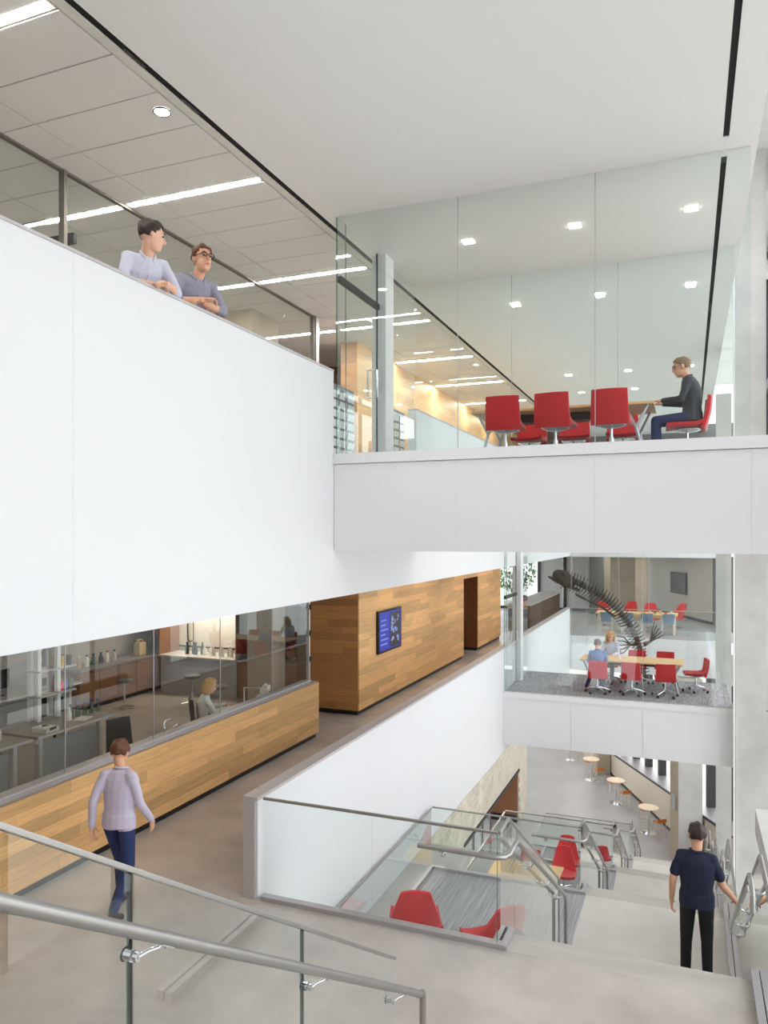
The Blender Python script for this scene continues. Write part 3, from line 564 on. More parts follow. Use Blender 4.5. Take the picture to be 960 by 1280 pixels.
# ---------------------------------------------------------------- office chair
def office_chair(red='red'):
    t = thing('office_chair', 'red office chair', 'chair')
    def seat(u, v):
        x = (u-.5)*.47; y = (v-.42)*.45
        return (x, y, .435 + .025*(2*u-1)**2 - .05*max(0, v-.8)**1.3 + (.03*max(0, .18-v)/.18)), (0, -.0, 1)
    MB().surf(seat, 10, 10, .05).build('seat', red, t, smooth=True, bev=.008)
    def back(u, v):
        w_ = .235 - .02*v; x = (2*u-1)*w_; y = -.205 - .085*v + .035*(2*u-1)**2 - .02*math.sin(v*PI)
        return (x, y, .385+.435*v), (0, -1, -.15)
    MB().surf(back, 10, 10, .045).build('backrest', red, t, smooth=True, bev=.008)
    MB().surf(lambda u, v: (((u-.5)*.34), (v-.5)*.34, .425 - .02*(1-(2*u-1)**2)), 6, 6, .02) if False else None
    MB().lathe([(.02, .36), (.10, .37), (.175, .395), (.18, .405)], n=20).build('seat_pan', 'chrome', t, smooth=True)
    MB().lathe([(.03, .11), (.03, .24), (.018, .245), (.018, .365)], n=14).build('gas_column', 'chrome', t, smooth=True)
    for i in range(5):
        a = 2*PI*i/5 + .3; c_, s_ = math.cos(a), math.sin(a)
        arm = MB().tube([(c_*.02, s_*.02, .15), (c_*.16, s_*.16, .12), (c_*.30, s_*.30, .075)], [.022, .018, .012], 8).build('base_arm', 'chrome', t, smooth=True)
        b = MB(); p = Vector((c_*.30, s_*.30, 0)); tv = Vector((-s_, c_, 0))
        b.tube([p + Vector((0,0,.03)) - tv*.022, p + Vector((0,0,.03)) - tv*.006], .03, 12); b.tube([p + Vector((0,0,.03)) + tv*.006, p + Vector((0,0,.03)) + tv*.022], .03, 12); b.tube([p + Vector((0,0,.03)), p + Vector((0,0,.078))], .010, 8)
        b.build('caster', 'black_plastic', arm, smooth=True)
    return t
ch = office_chair(); used = [False]
def chair(x, y, z, rz_, label, group=None):
    o = place(ch, used[0], (x, y, z), rz_, label, group); used[0] = True; return o
for i, x in enumerate((-2.27, -1.61, -.91)):
    chair(x, 10.02, L3-.057, random.uniform(-.06, .06), 'near side red chair of the upper bridge table, ' + ['by the glass door end', 'middle of three', 'nearest the seated man'][i])
    chair(x+.02, 11.55, L3-.057, PI+random.uniform(-.1, .1), 'far side red chair of the upper bridge table, ' + ['by the glass door end', 'middle of three', 'nearest the seated man'][i])
chair(-.02, 10.85, L3-.057, PI/2+.05, 'red office chair under the man in the dark jacket')
chair(-2.08, 19.30, .004, .12, 'red office chair under the woman in denim blue')
chair(-1.28, 19.40, .004, -.05, 'empty red chair at the lower bridge table, beside the woman in denim blue')
chair(-.53, 19.45, .004, .1, 'empty red chair at the near corner of the lower bridge table')
chair(-1.92, 20.95, .004, PI-.1, 'red office chair under the woman in the pale blouse')
chair(-1.26, 21.0, .004, PI+.06, 'empty red chair behind the lower bridge table, beside the pale bloused woman')
chair(-.58, 21.0, .004, PI-.05, 'empty red chair at the far corner of the lower bridge table')
chair(.16, 20.35, .004, PI/2+.2, 'empty red chair seen side on at the end of the lower bridge table')
def meeting_table(loc, lx, ly, label, m='maple_x'):
    t = thing('meeting_table', label, 'table', loc)
    MB().box(-lx/2, lx/2, -ly/2, ly/2, .712, .745).build('tabletop', m, t, bev=.004)
    MB().box(-lx/2+.35, lx/2-.35, -.12, .12, .60, .711).build('cable_tray', 'dark_metal', t)
    for sx in (-1, 1):
        for sy in (-1, 1):
            b = MB(); x, y = sx*(lx/2-.20), sy*(ly/2-.16); q = (x-sx*.02, y+sy*.05, .42)
            b.tube([(x+sx*.09, y+sy*.10, 0), q], [.018, .024], 10); b.tube([q, (x+sx*.12, y+sy*.06, .711)], [.022, .02], 10); b.tube([q, (x-sx*.16, y+sy*.0, .711)], [.022, .02], 10)
            b.build('leg', 'silver_paint', t, smooth=True)
    return t
meeting_table((-1.63, 10.85, L3-.058), 2.42, .95, 'maple topped meeting table in the upper bridge room')
meeting_table((-1.34, 20.15, .003), 2.45, .98, 'maple topped meeting table in the lower bridge room')
lt = thing('laptop', 'open dark laptop in front of the seated man', 'laptop', (-.62, 10.85, L3+.688), PI/2)
MB().box(-.16, .16, -.12, .11, 0, .016).build('keyboard_base', 'mid_grey', lt, bev=.003); MB().cbox((0, .165, .115), (.32, .008, .23), (-.4, 0, 0)).build('screen', 'dark_metal', lt, bev=.003)
o = MB().lathe([(.03, 0), (.036, .05), (.036, .11), (.034, .115)], (-1.62, 20.0, .749), 18).build('cup', 'white_trim', smooth=True); tag(o, 'small pale cup on the lower bridge table', 'cup')
# ---------------------------------------------------------------- lounge chairs on the terraces
def lounge_chair():
    t = thing('lounge_chair', 'red lounge chair', 'chair')
    def back(u, v):
        w_ = .36 - .17*v**1.2; x = (2*u-1)*w_; wrap = (2*u-1)**2
        return (x, -.24 - .20*v + .20*wrap*(1-v)**1.2, .36 + .66*v - .03*wrap*v), (0, -1, -.25)
    MB().surf(back, 12, 12, .05).build('backrest', 'red', t, smooth=True, bev=.01)
    def seat(u, v):
        x = (2*u-1)*(.36 - .04*v); return (x, -.26+.56*v, .40 - .03*math.sin(v*PI) + .05*(2*u-1)**4 - .0*v), (0, 0, 1)
    MB().surf(seat, 12, 10, .075).build('seat', 'red', t, smooth=True, bev=.01)
    MB().lathe([(.03, .02), (.03, .34), (.12, .365)], n=14).build('gas_column', 'chrome', t, smooth=True)
    for i in range(4):
        a = PI/4 + PI/2*i; MB().tube([(0, 0, .05), (.17*math.cos(a), .17*math.sin(a), .04), (.30*math.cos(a), .30*math.sin(a), .012)], [.02, .016, .012], 8).build('base_arm', 'chrome', t, smooth=True)
    return t
lc = lounge_chair(); lu = [False]
def lounge(x, y, z, rz_, label, group=None, sc=1):
    o = place(lc, lu[0], (x, y, z), rz_, label, group); lu[0] = True; o.scale = (sc, sc, sc)
lounge(-3.58, 10.1, -2, .36, 'red high backed lounge chair standing alone on the near carpet terrace', sc=1.07)
lounge(-2.45, 10.05, -2, .75, 'red lounge chair seen through the glass guard corner, turned to its neighbour', sc=1.07)
lounge(-2.6, 17.25, -4, PI+.1, 'red lounge chair with a tall back behind the maple table', sc=.8)
lounge(-2.62, 17.9, -4, PI+.1, 'red lounge chair half hidden behind the tall backed one', sc=.8)
lounge(-2.45, 23.3, -6, .3, 'red lounge chair on the lowest terrace, squarish back', sc=.8)
lounge(-2.2, 21.9, -6, .1, 'red lounge chair on the lowest terrace by the glass shoe', sc=.8)
chair(-3.3, 16.85, -4, PI, 'red office chair tucked behind the maple terrace table')
chair(-2.15, 15.9, -4, PI/2, 'red office chair at the stair side of the maple terrace table')
meeting_table((-3.22, 16.05, -4), 1.45, 1.1, 'maple topped square table on the middle terrace')
# ---------------------------------------------------------------- cafe tables and stools
def bar_table():
    t = thing('cafe_table', 'tall round cafe table', 'table')
    MB().lathe([(.385, 1.0), (.39, 1.01), (.39, 1.03), (.385, 1.035)], n=32).build('tabletop', 'maple', t, smooth=True)
    MB().lathe([(.035, .03), (.035, .98), (.10, .999)], n=16).build('pole', 'chrome', t, smooth=True); MB().lathe([(.30, 0), (.30, .012), (.05, .035)], n=28).build('base', 'chrome', t, smooth=True)
    return t
def bar_stool():
    t = thing('bar_stool', 'bar stool', 'stool')
    MB().box(-.19, .19, -.18, .18, .695, .715).build('seat', 'seat_wood', t, bev=.006)
    MB().cbox((0, -.185, .80), (.38, .02, .14), (.15, 0, 0)).build('backrest', 'seat_wood', t, bev=.006)
    for sx in (-1, 1):
        for sy in (-1, 1):
            top = (sx*.16, sy*.15, .693) if sy > 0 else (sx*.165, -.172, .80)
            MB().tube([(sx*.21, sy*.21, 0), (sx*.165, sy*.16, .66), top], .010, 8).build('leg', 'chrome', t, smooth=True)
    b = MB(); q = .196; b.tube([(-q, -q, .22), (q, -q, .22)], .008, 6); b.tube([(-q, q, .22), (q, q, .22)], .008, 6); b.build('footrest', 'chrome', t, smooth=True)
    return t
bt, bs = bar_table(), bar_stool()
TB = [(-1.49, 32.1), (-3.0, 35.1), (-4.4, 38.0), (-5.85, 41.0), (-7.4, 44.0)]
tl = ['closest to the tan sided column', 'second from the tan sided column', 'third from the tan sided column', 'fourth from the tan sided column', 'farthest down the cream wall']
for i, (x, y) in enumerate(TB):
    place(bt, i > 0, (x, y, L1), 0, 'tall round maple topped cafe table, ' + tl[i], 'cafe tables along the cream wall')
    for j, (s1, s2) in enumerate(((.68, .1), (-.72, .15))):
        p = Vector((x, y, L1)) + U_*s1 + N_*(-s2*1.0); a = math.atan2(-(x-p.x), (y-p.y))
        place(bs, i+j > 0, p, a, 'bar stool ' + ('behind' if j == 0 else 'before') + ' the cafe table ' + tl[i], 'bar stools of the cafe tables')
# ---------------------------------------------------------------- helper: photo direction to a point on a plane (distances come from the planes)
def ray_to(px, py, axis, val):
    c_, s_ = math.cos(YAW), math.sin(YAW); a, b = (px-480)/950.2, (669-py)/950.2
    d = Vector((-s_+a*c_, c_+a*s_, b)); o = Vector((0,0,CAMH)); i = 'xyz'.index(axis); t = (val-o[i])/d[i]; return o+d*t
# ---------------------------------------------------------------- corridor screen
t = thing('wall_screen', 'blue display screen mounted on the oak wall', 'screen', (-6.57, 16.66, 1.66))
MB().box(-6.576, -6.52, 15.92, 17.41, 1.17, 2.15).build('bezel', 'tv_black', t, world=True, bev=.006)
MB().box(-6.5195, -6.516, 15.99, 17.34, 1.22, 2.10).build('display', 'screen_blue', t, world=True)
b = MB(); b.box(-6.5155, -6.513, 16.62, 17.30, 1.25, 2.06); b.build('picture', 'screen_grey', t, world=True)
b = MB()
for i in range(6): b.box(-6.5155, -6.513, 16.05, 16.05+random.uniform(.25, .5), 1.35+i*.11, 1.38+i*.11)
b.build('text_lines', 'screen_light', t, world=True)
b = MB()
for i in range(22): y0, z0 = random.uniform(16.65, 17.15), random.uniform(1.3, 1.95); b.box(-6.5125, -6.511, y0, y0+random.uniform(.05, .14), z0, z0+random.uniform(.03, .1))
b.build('picture_detail', 'screen_light', t, world=True)
# ---------------------------------------------------------------- laboratory
lg = struct('window_12', MB().box(-6.84, -6.74, 2, 13.05, 1.076, 1.10), 'alu', 'laboratory glass above the oak counter front')
ys = [2, 4.2, 5.5, 6.88, 8.47, 10.06, 11.65, 12.98]
for a, c_ in zip(ys, ys[1:]): piece('pane', 'glass', lg, (-6.79, (a+c_)/2, 2.09), (.012, c_-a-.012, 1.98))
for yy in ys[1:-1]: piece('seal', 'alu', lg, (-6.79, yy, 2.09), (.014, .010, 1.98))
piece('mullion', 'alu', lg, (-6.79, 13.02, 2.05), (.06, .05, 2.05)); 
for z in (1.5, 2.0, 2.5): piece('hinge', 'dark_metal', lg, (-6.75, 13.03, z), (.03, .03, .1))
struct('wall_lab_end', MB().box(-13, -7.75, 19.5, 19.7, 0, 3.1), 'mauve_wall', 'end wall of the laboratory')
struct('column_lab', MB().box(-8.95, -8.35, 14.3, 14.9, 0, 3.1), 'concrete_tan', 'tan concrete column inside the laboratory')
w6 = struct('window_13', MB().box(-13.02, -12.96, 8.2, 12.6, .3, 3.0), 'mauve_wall', 'laboratory window with horizontal blinds')
for i in range(10): piece('blind_slat', 'grey_panel', w6, (-12.93, 10.4, .45+i*.25), (.05, 4.2, .11))
for yy in (8.3, 9.7, 11.1, 12.5): piece('mullion', 'mid_grey', w6, (-12.9, yy, 1.6), (.12, .12, 2.9))
def lab_bench(y0, y1, x0, x1, label):
    t = thing('lab_bench', label, 'bench', ((x0+x1)/2, (y0+y1)/2, 0))
    MB().box(x0, x1, y0, y1, .88, .92).build('worktop', 'bench_top', t, world=True, bev=.005)
    MB().box(x1-.001, x1+.012, y0, y1, .885, .918).build('edge_strip', 'light_grey', t, world=True)
    for yy in (y0+.06, y1-.3):
        MB().box(x1-.12, x1-.04, yy, yy+.07, 0, .879).build('leg', 'light_grey', t, world=True); MB().box(x0+.04, x0+.12, yy, yy+.07, 0, .879).build('leg', 'light_grey', t, world=True)
    MB().box(x1-.16, x1-.13, y0+.13, y1-.3, .25, .78).build('modesty_panel', 'grey_panel', t, world=True)
    MB().box(x0+.05, x1-.05, y0+.02, y0+.05, .80, .879).build('apron', 'light_grey', t, world=True)
    return t
lab_bench(8.45, 10.05, -9.75, -8.85, 'grey laboratory bench with a panel front, ending towards the walkway')
lab_bench(6.2, 8.35, -9.75, -8.85, 'grey laboratory bench with a faucet, at the wall of posts')
lab_bench(9.0, 12.0, -12.2, -11.4, 'grey laboratory bench under the blinds')
def uprights(y, label):
    t = thing('shelf_rack', label, 'shelf', (-9.72, y, .92))
    for dx in (0, .16): MB().box(-9.77+dx, -9.70+dx, y-.04, y+.03, .921, 2.9).build('upright', 'white_trim', t, world=True)
    for z in (1.3, 1.7, 2.1): MB().box(-9.80, -9.50, y-.05, y+.33, z, z+.025).build('shelf', 'light_grey', t, world=True)
uprights(9.15, 'white shelf rack standing on the grey bench, tall posts'); uprights(9.55, 'second white shelf rack on the grey bench')
bot_n = 0
def bottle(x, y, z, r, h, body, capm, label, group):
    t = thing('bottle', label, 'bottle', (x, y, z), 0, group)
    bo = MB().lathe([(r, 0), (r, h*.62), (r*.42, h*.8), (r*.42, h*.86)], n=14).build('body', body, t, smooth=True); MB().lathe([(r*.52, h*.861), (r*.52, h)], n=12).build('cap', capm, bo, smooth=True)
for i in range(5): bottle(-9.30+.02*i, 9.55+.13*i, .921, .04, .22, 'glass_edge', 'blue_cap', 'blue capped reagent bottle on the grey bench beside the shelf rack', 'blue capped bottles by the racks')
for i in range(4): bottle(-9.25, 8.0+.12*i-.25, .921, .045, .2, 'light_grey', 'blue_cap', 'blue capped grey bottle in the group at the bench faucet', 'blue capped bottles at the faucet')
bottle(-9.2, 9.4, .921, .05, .2, 'bottle_white', 'bottle_white', 'plain white bottle on the grey bench', 'white bench bottle')
for i, (dy, dz) in enumerate(((.1, 1.326), (.3, 1.326), (.5, 1.726), (.2, 1.726), (.62, 1.326))):
    tag(MB().box(-9.76, -9.56, 9.55+dy*.4, 9.55+dy*.4+.08, dz, dz+.16).build('specimen_box', ['pink', 'blue_paper', 'dark_metal', 'spark_yellow', 'olive'][i]), ['pink', 'blue', 'black', 'yellow', 'olive'][i] + ' small box on the white shelf rack', 'box')
def lab_chair(x, y, rz_, label):
    t = thing('lab_chair', label, 'chair', (x, y, 0), rz_)
    MB().box(-.23, .23, -.22, .22, .46, .52).build('seat', 'black_plastic', t, bev=.02)
    MB().surf(lambda u, v: ((2*u-1)*(.22-.03*v), -.24-.05*v+.03*(2*u-1)**2, .55+.5*v), 8, 8, .04).build('backrest', 'black_plastic', t, smooth=True) if False else MB().surf(lambda u, v: (((2*u-1)*(.22-.03*v), -.24-.05*v+.03*(2*u-1)**2, .55+.5*v), (0, -1, 0)), 8, 8, .04).build('backrest', 'black_plastic', t, smooth=True)
    MB().tube([(0, 0, .08), (0, 0, .46)], .025, 10).build('gas_column', 'dark_metal', t, smooth=True); MB().tube([(0, -.2, .48), (0, -.25, .6)], .02, 8).build('back_support', 'dark_metal', t)
    for i in range(5): a = 2*PI*i/5; MB().tube([(0, 0, .09), (.3*math.cos(a), .3*math.sin(a), .03)], [.022, .03], 8).build('base_arm', 'black_plastic', t, smooth=True)
lab_chair(-10.5, 10.4, .6, 'black laboratory chair behind the shelf racks'); lab_chair(-7.86, 11.22, -.85, 'black chair of the woman in the white coat'); lab_chair(-7.95, 9.3, -1.9, 'black chair pushed under the window bench')
t = thing('window_bench', 'pale bench running along the laboratory glass', 'bench', (-7.25, 8, 0))
MB().box(-7.62, -6.97, 3.0, 13.0, .77, .81).build('worktop', 'light_grey', t, world=True, bev=.004)
for yy in (3.2, 6, 8.6, 11.9): MB().box(-7.5, -7.0, yy, yy+.05, 0, .769).build('leg', 'light_grey', t, world=True)
for y0, lab in ((9.15, 'chrome gooseneck faucet on the window bench near the walking man'), ):
    t = thing('faucet', lab, 'faucet', (-7.15, y0, .811)); MB().tube([(0,0,0), (0,0,.30), (0,.03,.34), (0,.16,.34), (0,.19,.30)], .012, 10).build('spout', 'chrome', t, smooth=True); MB().tube([(0,0,.24), (.06,-.05,.26)], .009, 8).build('lever', 'chrome', t); MB().tube([(0,.22,0), (0,.22,.2), (0,.3,.22)], .01, 8).build('side_spray', 'chrome', t, smooth=True)
t = thing('instrument', 'white bench instrument with a tilted head, in front of the woman in the white coat', 'instrument', (-7.2, 12.1, .811), .2)
MB().box(-.12, .12, -.18, .18, 0, .16).build('body', 'bottle_white', t, bev=.02); MB().cbox((0, .05, .24), (.13, .18, .12), (.3, 0, 0)).build('head', 'bottle_white', t, bev=.02); MB().tube([(.03, 0, .27), (.05, -.1, .36)], .025, 10).build('eyepiece', 'white_trim', t, smooth=True); MB().lathe([(.025, .15), (.025, .2)], (.05, .12, 0), 10).build('knob', 'black', t)
t = thing('draft_shield', 'white framed shield standing on the window bench by the woman', 'shield', (-7.25, 11.75, .811), .3)
MB().tube([(-.15,0,0), (-.15,0,.34), (.15,0,.34), (.15,0,0)], .012, 8).build('frame', 'white_trim', t); MB().box(-.14, .14, -.004, .004, .01, .33).build('pane', 'glass_clear', t)
tag(MB().box(-7.4, -7.05, 12.45, 12.8, .811, .83).build('tray', 'jug_tan'), 'flat tan tray on the window bench near its end', 'tray')
bottle(-7.15, 10.3, .811, .045, .2, 'bottle_white', 'blue_cap', 'white bottle with a blue cap on the window bench', 'window bench bottle')
tag(MB().ball((-7.25, 9.72, .872), (.16, .22, .06)).build('bag', 'black_cloth', smooth=True), 'crumpled black bag on the window bench', 'bag')
def lab_item(name, parts, loc, rz_, label, cat, group=None):
    t = thing(name, label, cat, loc, rz_, group)
    for n_, mb_, m_ in parts: mb_.build(n_, m_, t, bev=.004)
    return t
lab_item('storage_bin', [('body', MB().box(-.18, .18, -.13, .13, 0, .18), 'light_grey'), ('rim', MB().box(-.2, .2, -.15, .15, .181, .2), 'bottle_white')], (-9.25, 7.0, .921), 0, 'pale grey storage bin at the end of the faucet bench', 'bin')
lab_item('bench_balance', [('body', MB().box(-.12, .12, -.15, .15, 0, .07), 'bottle_white'), ('pan', MB().lathe([(.08, .071), (.08, .08)], (0, .03, 0), 20), 'chrome'), ('display', MB().cbox((0, -.16, .06), (.12, .01, .05), (.5, 0, 0)), 'screen_grey')], (-9.02, 8.75, .921), PI/2, 'white bench balance at the near end of the grey bench', 'balance')
lab_item('notebook', [('cover', MB().box(-.11, .11, -.15, .15, 0, .008), 'jug_tan'), ('pages', MB().box(-.105, .1, -.145, .145, .0085, .016), 'paper')], (-9.05, 9.55, .921), .3, 'open tan notebook lying on the grey bench', 'notebook')
lab_item('monitor', [('screen', MB().box(-.28, .28, -.02, .02, .12, .47), 'tv_black'), ('stand', MB().box(-.03, .03, -.01, .03, .01, .13), 'dark_metal'), ('foot', MB().box(-.12, .12, -.09, .09, 0, .012), 'dark_metal')], (-11.8, 10.3, .921), PI/2, 'black monitor on the bench under the blinds', 'monitor')
lab_item('bench_centrifuge', [('body', MB().box(-.2, .2, -.22, .22, 0, .26), 'light_grey'), ('lid', MB().lathe([(.17, .261), (.16, .3), (.05, .31)], (0, 0, 0), 24), 'grey_panel'), ('panel', MB().box(-.15, .15, -.228, -.221, .05, .2), 'screen_grey')], (-11.8, 11.3, .921), PI/2, 'pale grey centrifuge on the bench under the blinds', 'centrifuge')
lab_item('storage_bin', [('body', MB().box(-.15, .15, -.2, .2, 0, .22), 'blue_paper'), ('rim', MB().box(-.17, .17, -.22, .22, .221, .24), 'bottle_white')], (-11.8, 9.4, .921), 0, 'blue storage bin on the bench under the blinds', 'bin')
for i in range(6):
    bottle(-12.62+.02*(i % 2), 13.2+i*.22, .921, .05, .26, ['jug_tan', 'bottle_white', 'glass_edge', 'bottle_dark', 'bottle_white', 'light_grey'][i], ['white_trim', 'blue_cap', 'blue_cap', 'black', 'red', 'blue_cap'][i], ['tan bottle', 'white bottle with blue cap', 'clear bottle with blue cap', 'dark bottle', 'white bottle with red cap', 'grey bottle with blue cap'][i] + ' on the rear worktop', 'bottles on the rear worktop')
lab_chair(-10.6, 8.2, 2.0, 'black laboratory chair at the faucet bench')
for i in range(3):
    t = thing('lab_stool', ['grey laboratory stool beside the hood', 'grey laboratory stool before the rear cabinets', 'grey laboratory stool near the tan column'][i], 'stool', ((-10.6, -11.7, -9.3)[i], (14.6, 13.6, 13.8)[i], 0)); MB().lathe([(.17, .60), (.18, .62), (.18, .65), (.16, .66)], n=20).build('seat', 'mid_grey', t, smooth=True); MB().tube([(0,0,.05), (0,0,.6)], .025, 10).build('pole', 'chrome', t, smooth=True)
    for k in range(5): a = 2*PI*k/5; MB().tube([(0,0,.07), (.24*math.cos(a), .24*math.sin(a), .015)], [.02, .014], 8).build('base_arm', 'chrome', t, smooth=True)
# wall units along the rear
for i in range(4):
    y0 = 12.9+i*1.25; t = thing('base_cabinet', 'wood base cabinet along the laboratory rear wall, ' + ['beside the blinds', 'second from the blinds', 'third from the blinds', 'at the far corner'][i], 'cabinet', (-12.6, y0+.6, 0))
    MB().box(-12.99, -12.35, y0, y0+1.23, .1, .88).build('body', 'oak_cab', t, world=True); MB().box(-12.99, -12.4, y0+.02, y0+1.21, 0, .099).build('plinth', 'dark_metal', t, world=True)
    for j in (0, 1): dr = MB().box(-12.349, -12.33, y0+.02+j*.61, y0+.60+j*.61, .13, .86).build('door', 'oak_cab', t, world=True); MB().box(-12.329, -12.31, y0+.25+j*.61, y0+.38+j*.61, .78, .80).build('handle', 'chrome', dr, world=True)
tag(MB().box(-12.99, -12.3, 12.9, 17.9, .881, .92).build('worktop', 'bench_top', bev=.004), 'grey worktop over the rear wood cabinets', 'worktop')
t = thing('jug', 'tan plastic jug on the rear worktop', 'jug', (-12.6, 15.2, .921)); MB().box(-.1, .1, -.13, .13, 0, .32).build('body', 'jug_tan', t, bev=.03); MB().tube([(0,-.1,.3), (0,-.1,.38), (0,.05,.38), (0,.05,.31)], .02, 8).build('handle', 'jug_tan', t, smooth=True); MB().lathe([(.03, .31), (.03, .36)], (0, .08, 0), 10).build('cap', 'jug_tan', t)
tag(MB().lathe([(.13, 0), (.14, .3), (.12, .32)], (-12.6, 16.0, .921), 18).build('bin', 'navy', smooth=True), 'dark blue round bin on the rear worktop', 'bin')
t = thing('fume_hood', 'bright open hood with bottles and an oval handle', 'fume hood', (-11.1, 16.0, 0))
MB().box(-12.2, -10.0, 15.5, 16.3, 0, .88).build('base', 'grey_panel', t, world=True); MB().box(-12.2, -10.0, 15.4, 16.3, .881, .92).build('worktop', 'light_grey', t, world=True)
MB().box(-12.2, -10.0, 16.25, 16.3, .921, 2.4).build('back_panel', 'bottle_white', t, world=True); MB().box(-12.24, -12.2, 15.45, 16.3, .92, 2.6).build('side_panel', 'oak_cab', t, world=True); MB().box(-10.0, -9.96, 15.45, 16.3, .92, 2.6).build('side_panel', 'oak_cab', t, world=True)
MB().box(-12.2, -10.0, 15.45, 16.3, 2.4, 2.6).build('canopy', 'grey_panel', t, world=True); MB().box(-12.0, -10.2, 15.7, 16.0, 2.392, 2.399).build('lamp', 'lamp_soft', t, world=True)
b = MB(); pts_ = [(-11.85+.09*math.cos(a), 16.235, 1.45+.09*math.sin(a)+(.2 if math.sin(a) > 0 else -.2)) for a in [2*PI*i/16 for i in range(17)]]; b.tube(pts_, .012, 8); b.build('oval_handle', 'black', t, world=True)
MB().box(-12.2, -10.0, 16.21, 16.249, 1.02, 1.05).build('rail', 'dark_metal', t, world=True)
for i in range(11):
    dk = i < 4; bottle(-11.6+.13*i, 15.75+(.1 if i % 2 else 0), .921, .05, .30 if dk else .24, 'bottle_dark' if dk else ('bottle_white' if i % 3 else 'light_grey'), 'black' if dk else 'white_trim', 'dark tall bottle in the bright hood' if dk else ('white bottle in the bright hood' if i % 3 else 'grey bottle in the bright hood'), 'dark bottles in the hood' if dk else ('white bottles in the hood' if i % 3 else 'grey bottles in the hood'))
for i in range(2):
    t = thing('base_cabinet', ['brown base cabinet right of the hood', 'brown base cabinet next to the tan column'][i], 'cabinet', (-9.5+i*.7, 15.9, 0)); x0 = -9.95+i*.8
    MB().box(x0, x0+.78, 15.5, 16.3, .0, .88).build('body', 'oak_cab', t, world=True); MB().box(x0+.02, x0+.76, 15.48, 15.499, .1, .86).build('door', 'oak_cab', t, world=True); MB().box(x0-.01, x0+.79, 15.45, 16.3, .881, .92).build('worktop', 'bench_top', t, world=True)
for i in range(5):
    x0 = -9.8+i*.28; t = thing('test_tube_rack', 'black wire rack of tubes on the brown cabinets', 'rack', (x0, 15.8, .921), .2, 'wire racks on the brown cabinets'); b = MB()
    for dx in (-.1, .1):
        for dy in (-.1, .1): b.tube([(dx, dy, 0), (dx, dy, .28)], .008, 6)
    for z in (.08, .26): b.tube([(-.1,-.1,z), (.1,-.1,z), (.1,.1,z), (-.1,.1,z), (-.1,-.1,z)], .008, 6)
    b.build('frame', 'black', t); MB().box(-.08, .08, -.08, .08, .1, .40).build('tubes', ['dark_red', 'bottle_dark', 'seat_wood', 'bottle_white', 'dark_red'][i], t)
for i in range(3): tag(MB().box(-10.3+i*1.2, -9.4+i*1.2, 19.3, 19.49, 1.0, 2.6).build('wall_cabinet', ['oak_cab', 'grey_panel', 'oak_dark'][i]), ['oak', 'pale grey', 'dark wood'][i] + ' wall cabinet at the laboratory end wall', 'cabinet')
# added fill strips, out of view, on the corridor soffit and laboratory ceiling
for x, y in ((-5.5, 3), (-5.5, 6.2), (-5.5, 9.4), (-5.5, 16.6), (-5.5, 19), (-5.5, 22.2), (-5.5, 25.4), (-5.5, 28.6), (-8.5, 6.5), (-8.5, 9.7), (-11, 6.5), (-11, 9.7), (-11, 12.9)):
    lab = 'added fill light strip under the corridor soffit' if x > -6 else 'added fill light strip on the laboratory ceiling'
    t = thing('ceiling_light_strip', lab, 'ceiling light', (x, y, 3.09), 0, lab.replace('strip', 'strips'))
    MB().box(-.75, .75, -.06, .06, -.01, .009).build('housing', 'grid_metal', t); MB().box(-.72, .72, -.045, .045, -.016, -.0105).build('diffuser', 'lamp_soft' if x > -6 else 'lamp_soft', t)
# lights under the corridor slab washing the stone wall; added fill strips brighten the portal, gallery and cafe
for lab, spots, z in (('light strip under the corridor slab washing the stone wall', [(-5.6, 8.5+3.2*i) for i in range(8)], -.302), ('added fill light strip in the wood lined portal', [(-7.7, 25.0), (-7.7, 28.5)], -5.86), ('added fill light strip on the far gallery ceiling', [(-3.2, 32), (-.6, 32), (-3.2, 35), (-.9, 35), (-3.3, 38)], 3.048), ('added fill light strip under the far gallery over the cafe', [(-3.2, 34), (-4.0, 38), (-5.5, 34), (-5.5, 40)], -.402 if False else -.41)):
    for x, y in spots:
        t = thing('ceiling_light_strip', lab, 'ceiling light', (x, y, z), PI/2, lab.replace('strip', 'strips'))
        MB().box(-.75, .75, -.06, .06, -.01, .0).build('housing', 'grid_metal', t); MB().box(-.72, .72, -.045, .045, -.016, -.0105).build('diffuser', 'lamp', t)
struct('ceiling_portal', MB().box(-8.4, -6.92, 23.1, 31.3, -5.86, -5.80), 'oak_cab', 'wood ceiling of the portal')
# ---------------------------------------------------------------- far gallery
dk = thing('reception_desk', 'dark wood reception desk with a pale top by the parapet', 'desk', (-6.1, 33, 0))
MB().box(-6.6, -5.75, 29.6, 37.0, .12, 1.12).build('body', 'desk_wood', dk, world=True); MB().box(-6.65, -5.70, 29.55, 37.05, 1.121, 1.16).build('top', 'light_grey', dk, world=True); MB().box(-6.55, -5.8, 29.65, 36.95, 0, .119).build('plinth', 'alu', dk, world=True)
tag(MB().ball((-6.3, 31.0, 1.30), (.2, .25, .135)).build('bag', 'jacket', smooth=True), 'dark bag lying on the reception desk', 'bag')
w7 = struct('window_14', MB().box(-13, -4.4, 40.0, 40.1, 0, .12).box(-13, -4.4, 40, 40.1, 2.9, 3.05), 'window_frame', 'tall windows behind the reception desk')
for i in range(7): piece('mullion', 'mullion_dark', w7, (-12.6+i*1.33, 40.05, 1.5), (.16, .16, 2.95)); piece('pane', 'paper' if i in (4, 5) else 'glass_clear', w7, (-11.95+i*1.33, 40.05, 1.5), (1.15, .012, 2.8))
struct('column_gallery', MB().box(-4.55, -3.9, 38.5, 39.1, 0, 3.05), 'mid_grey', 'dark grey column of the far gallery')
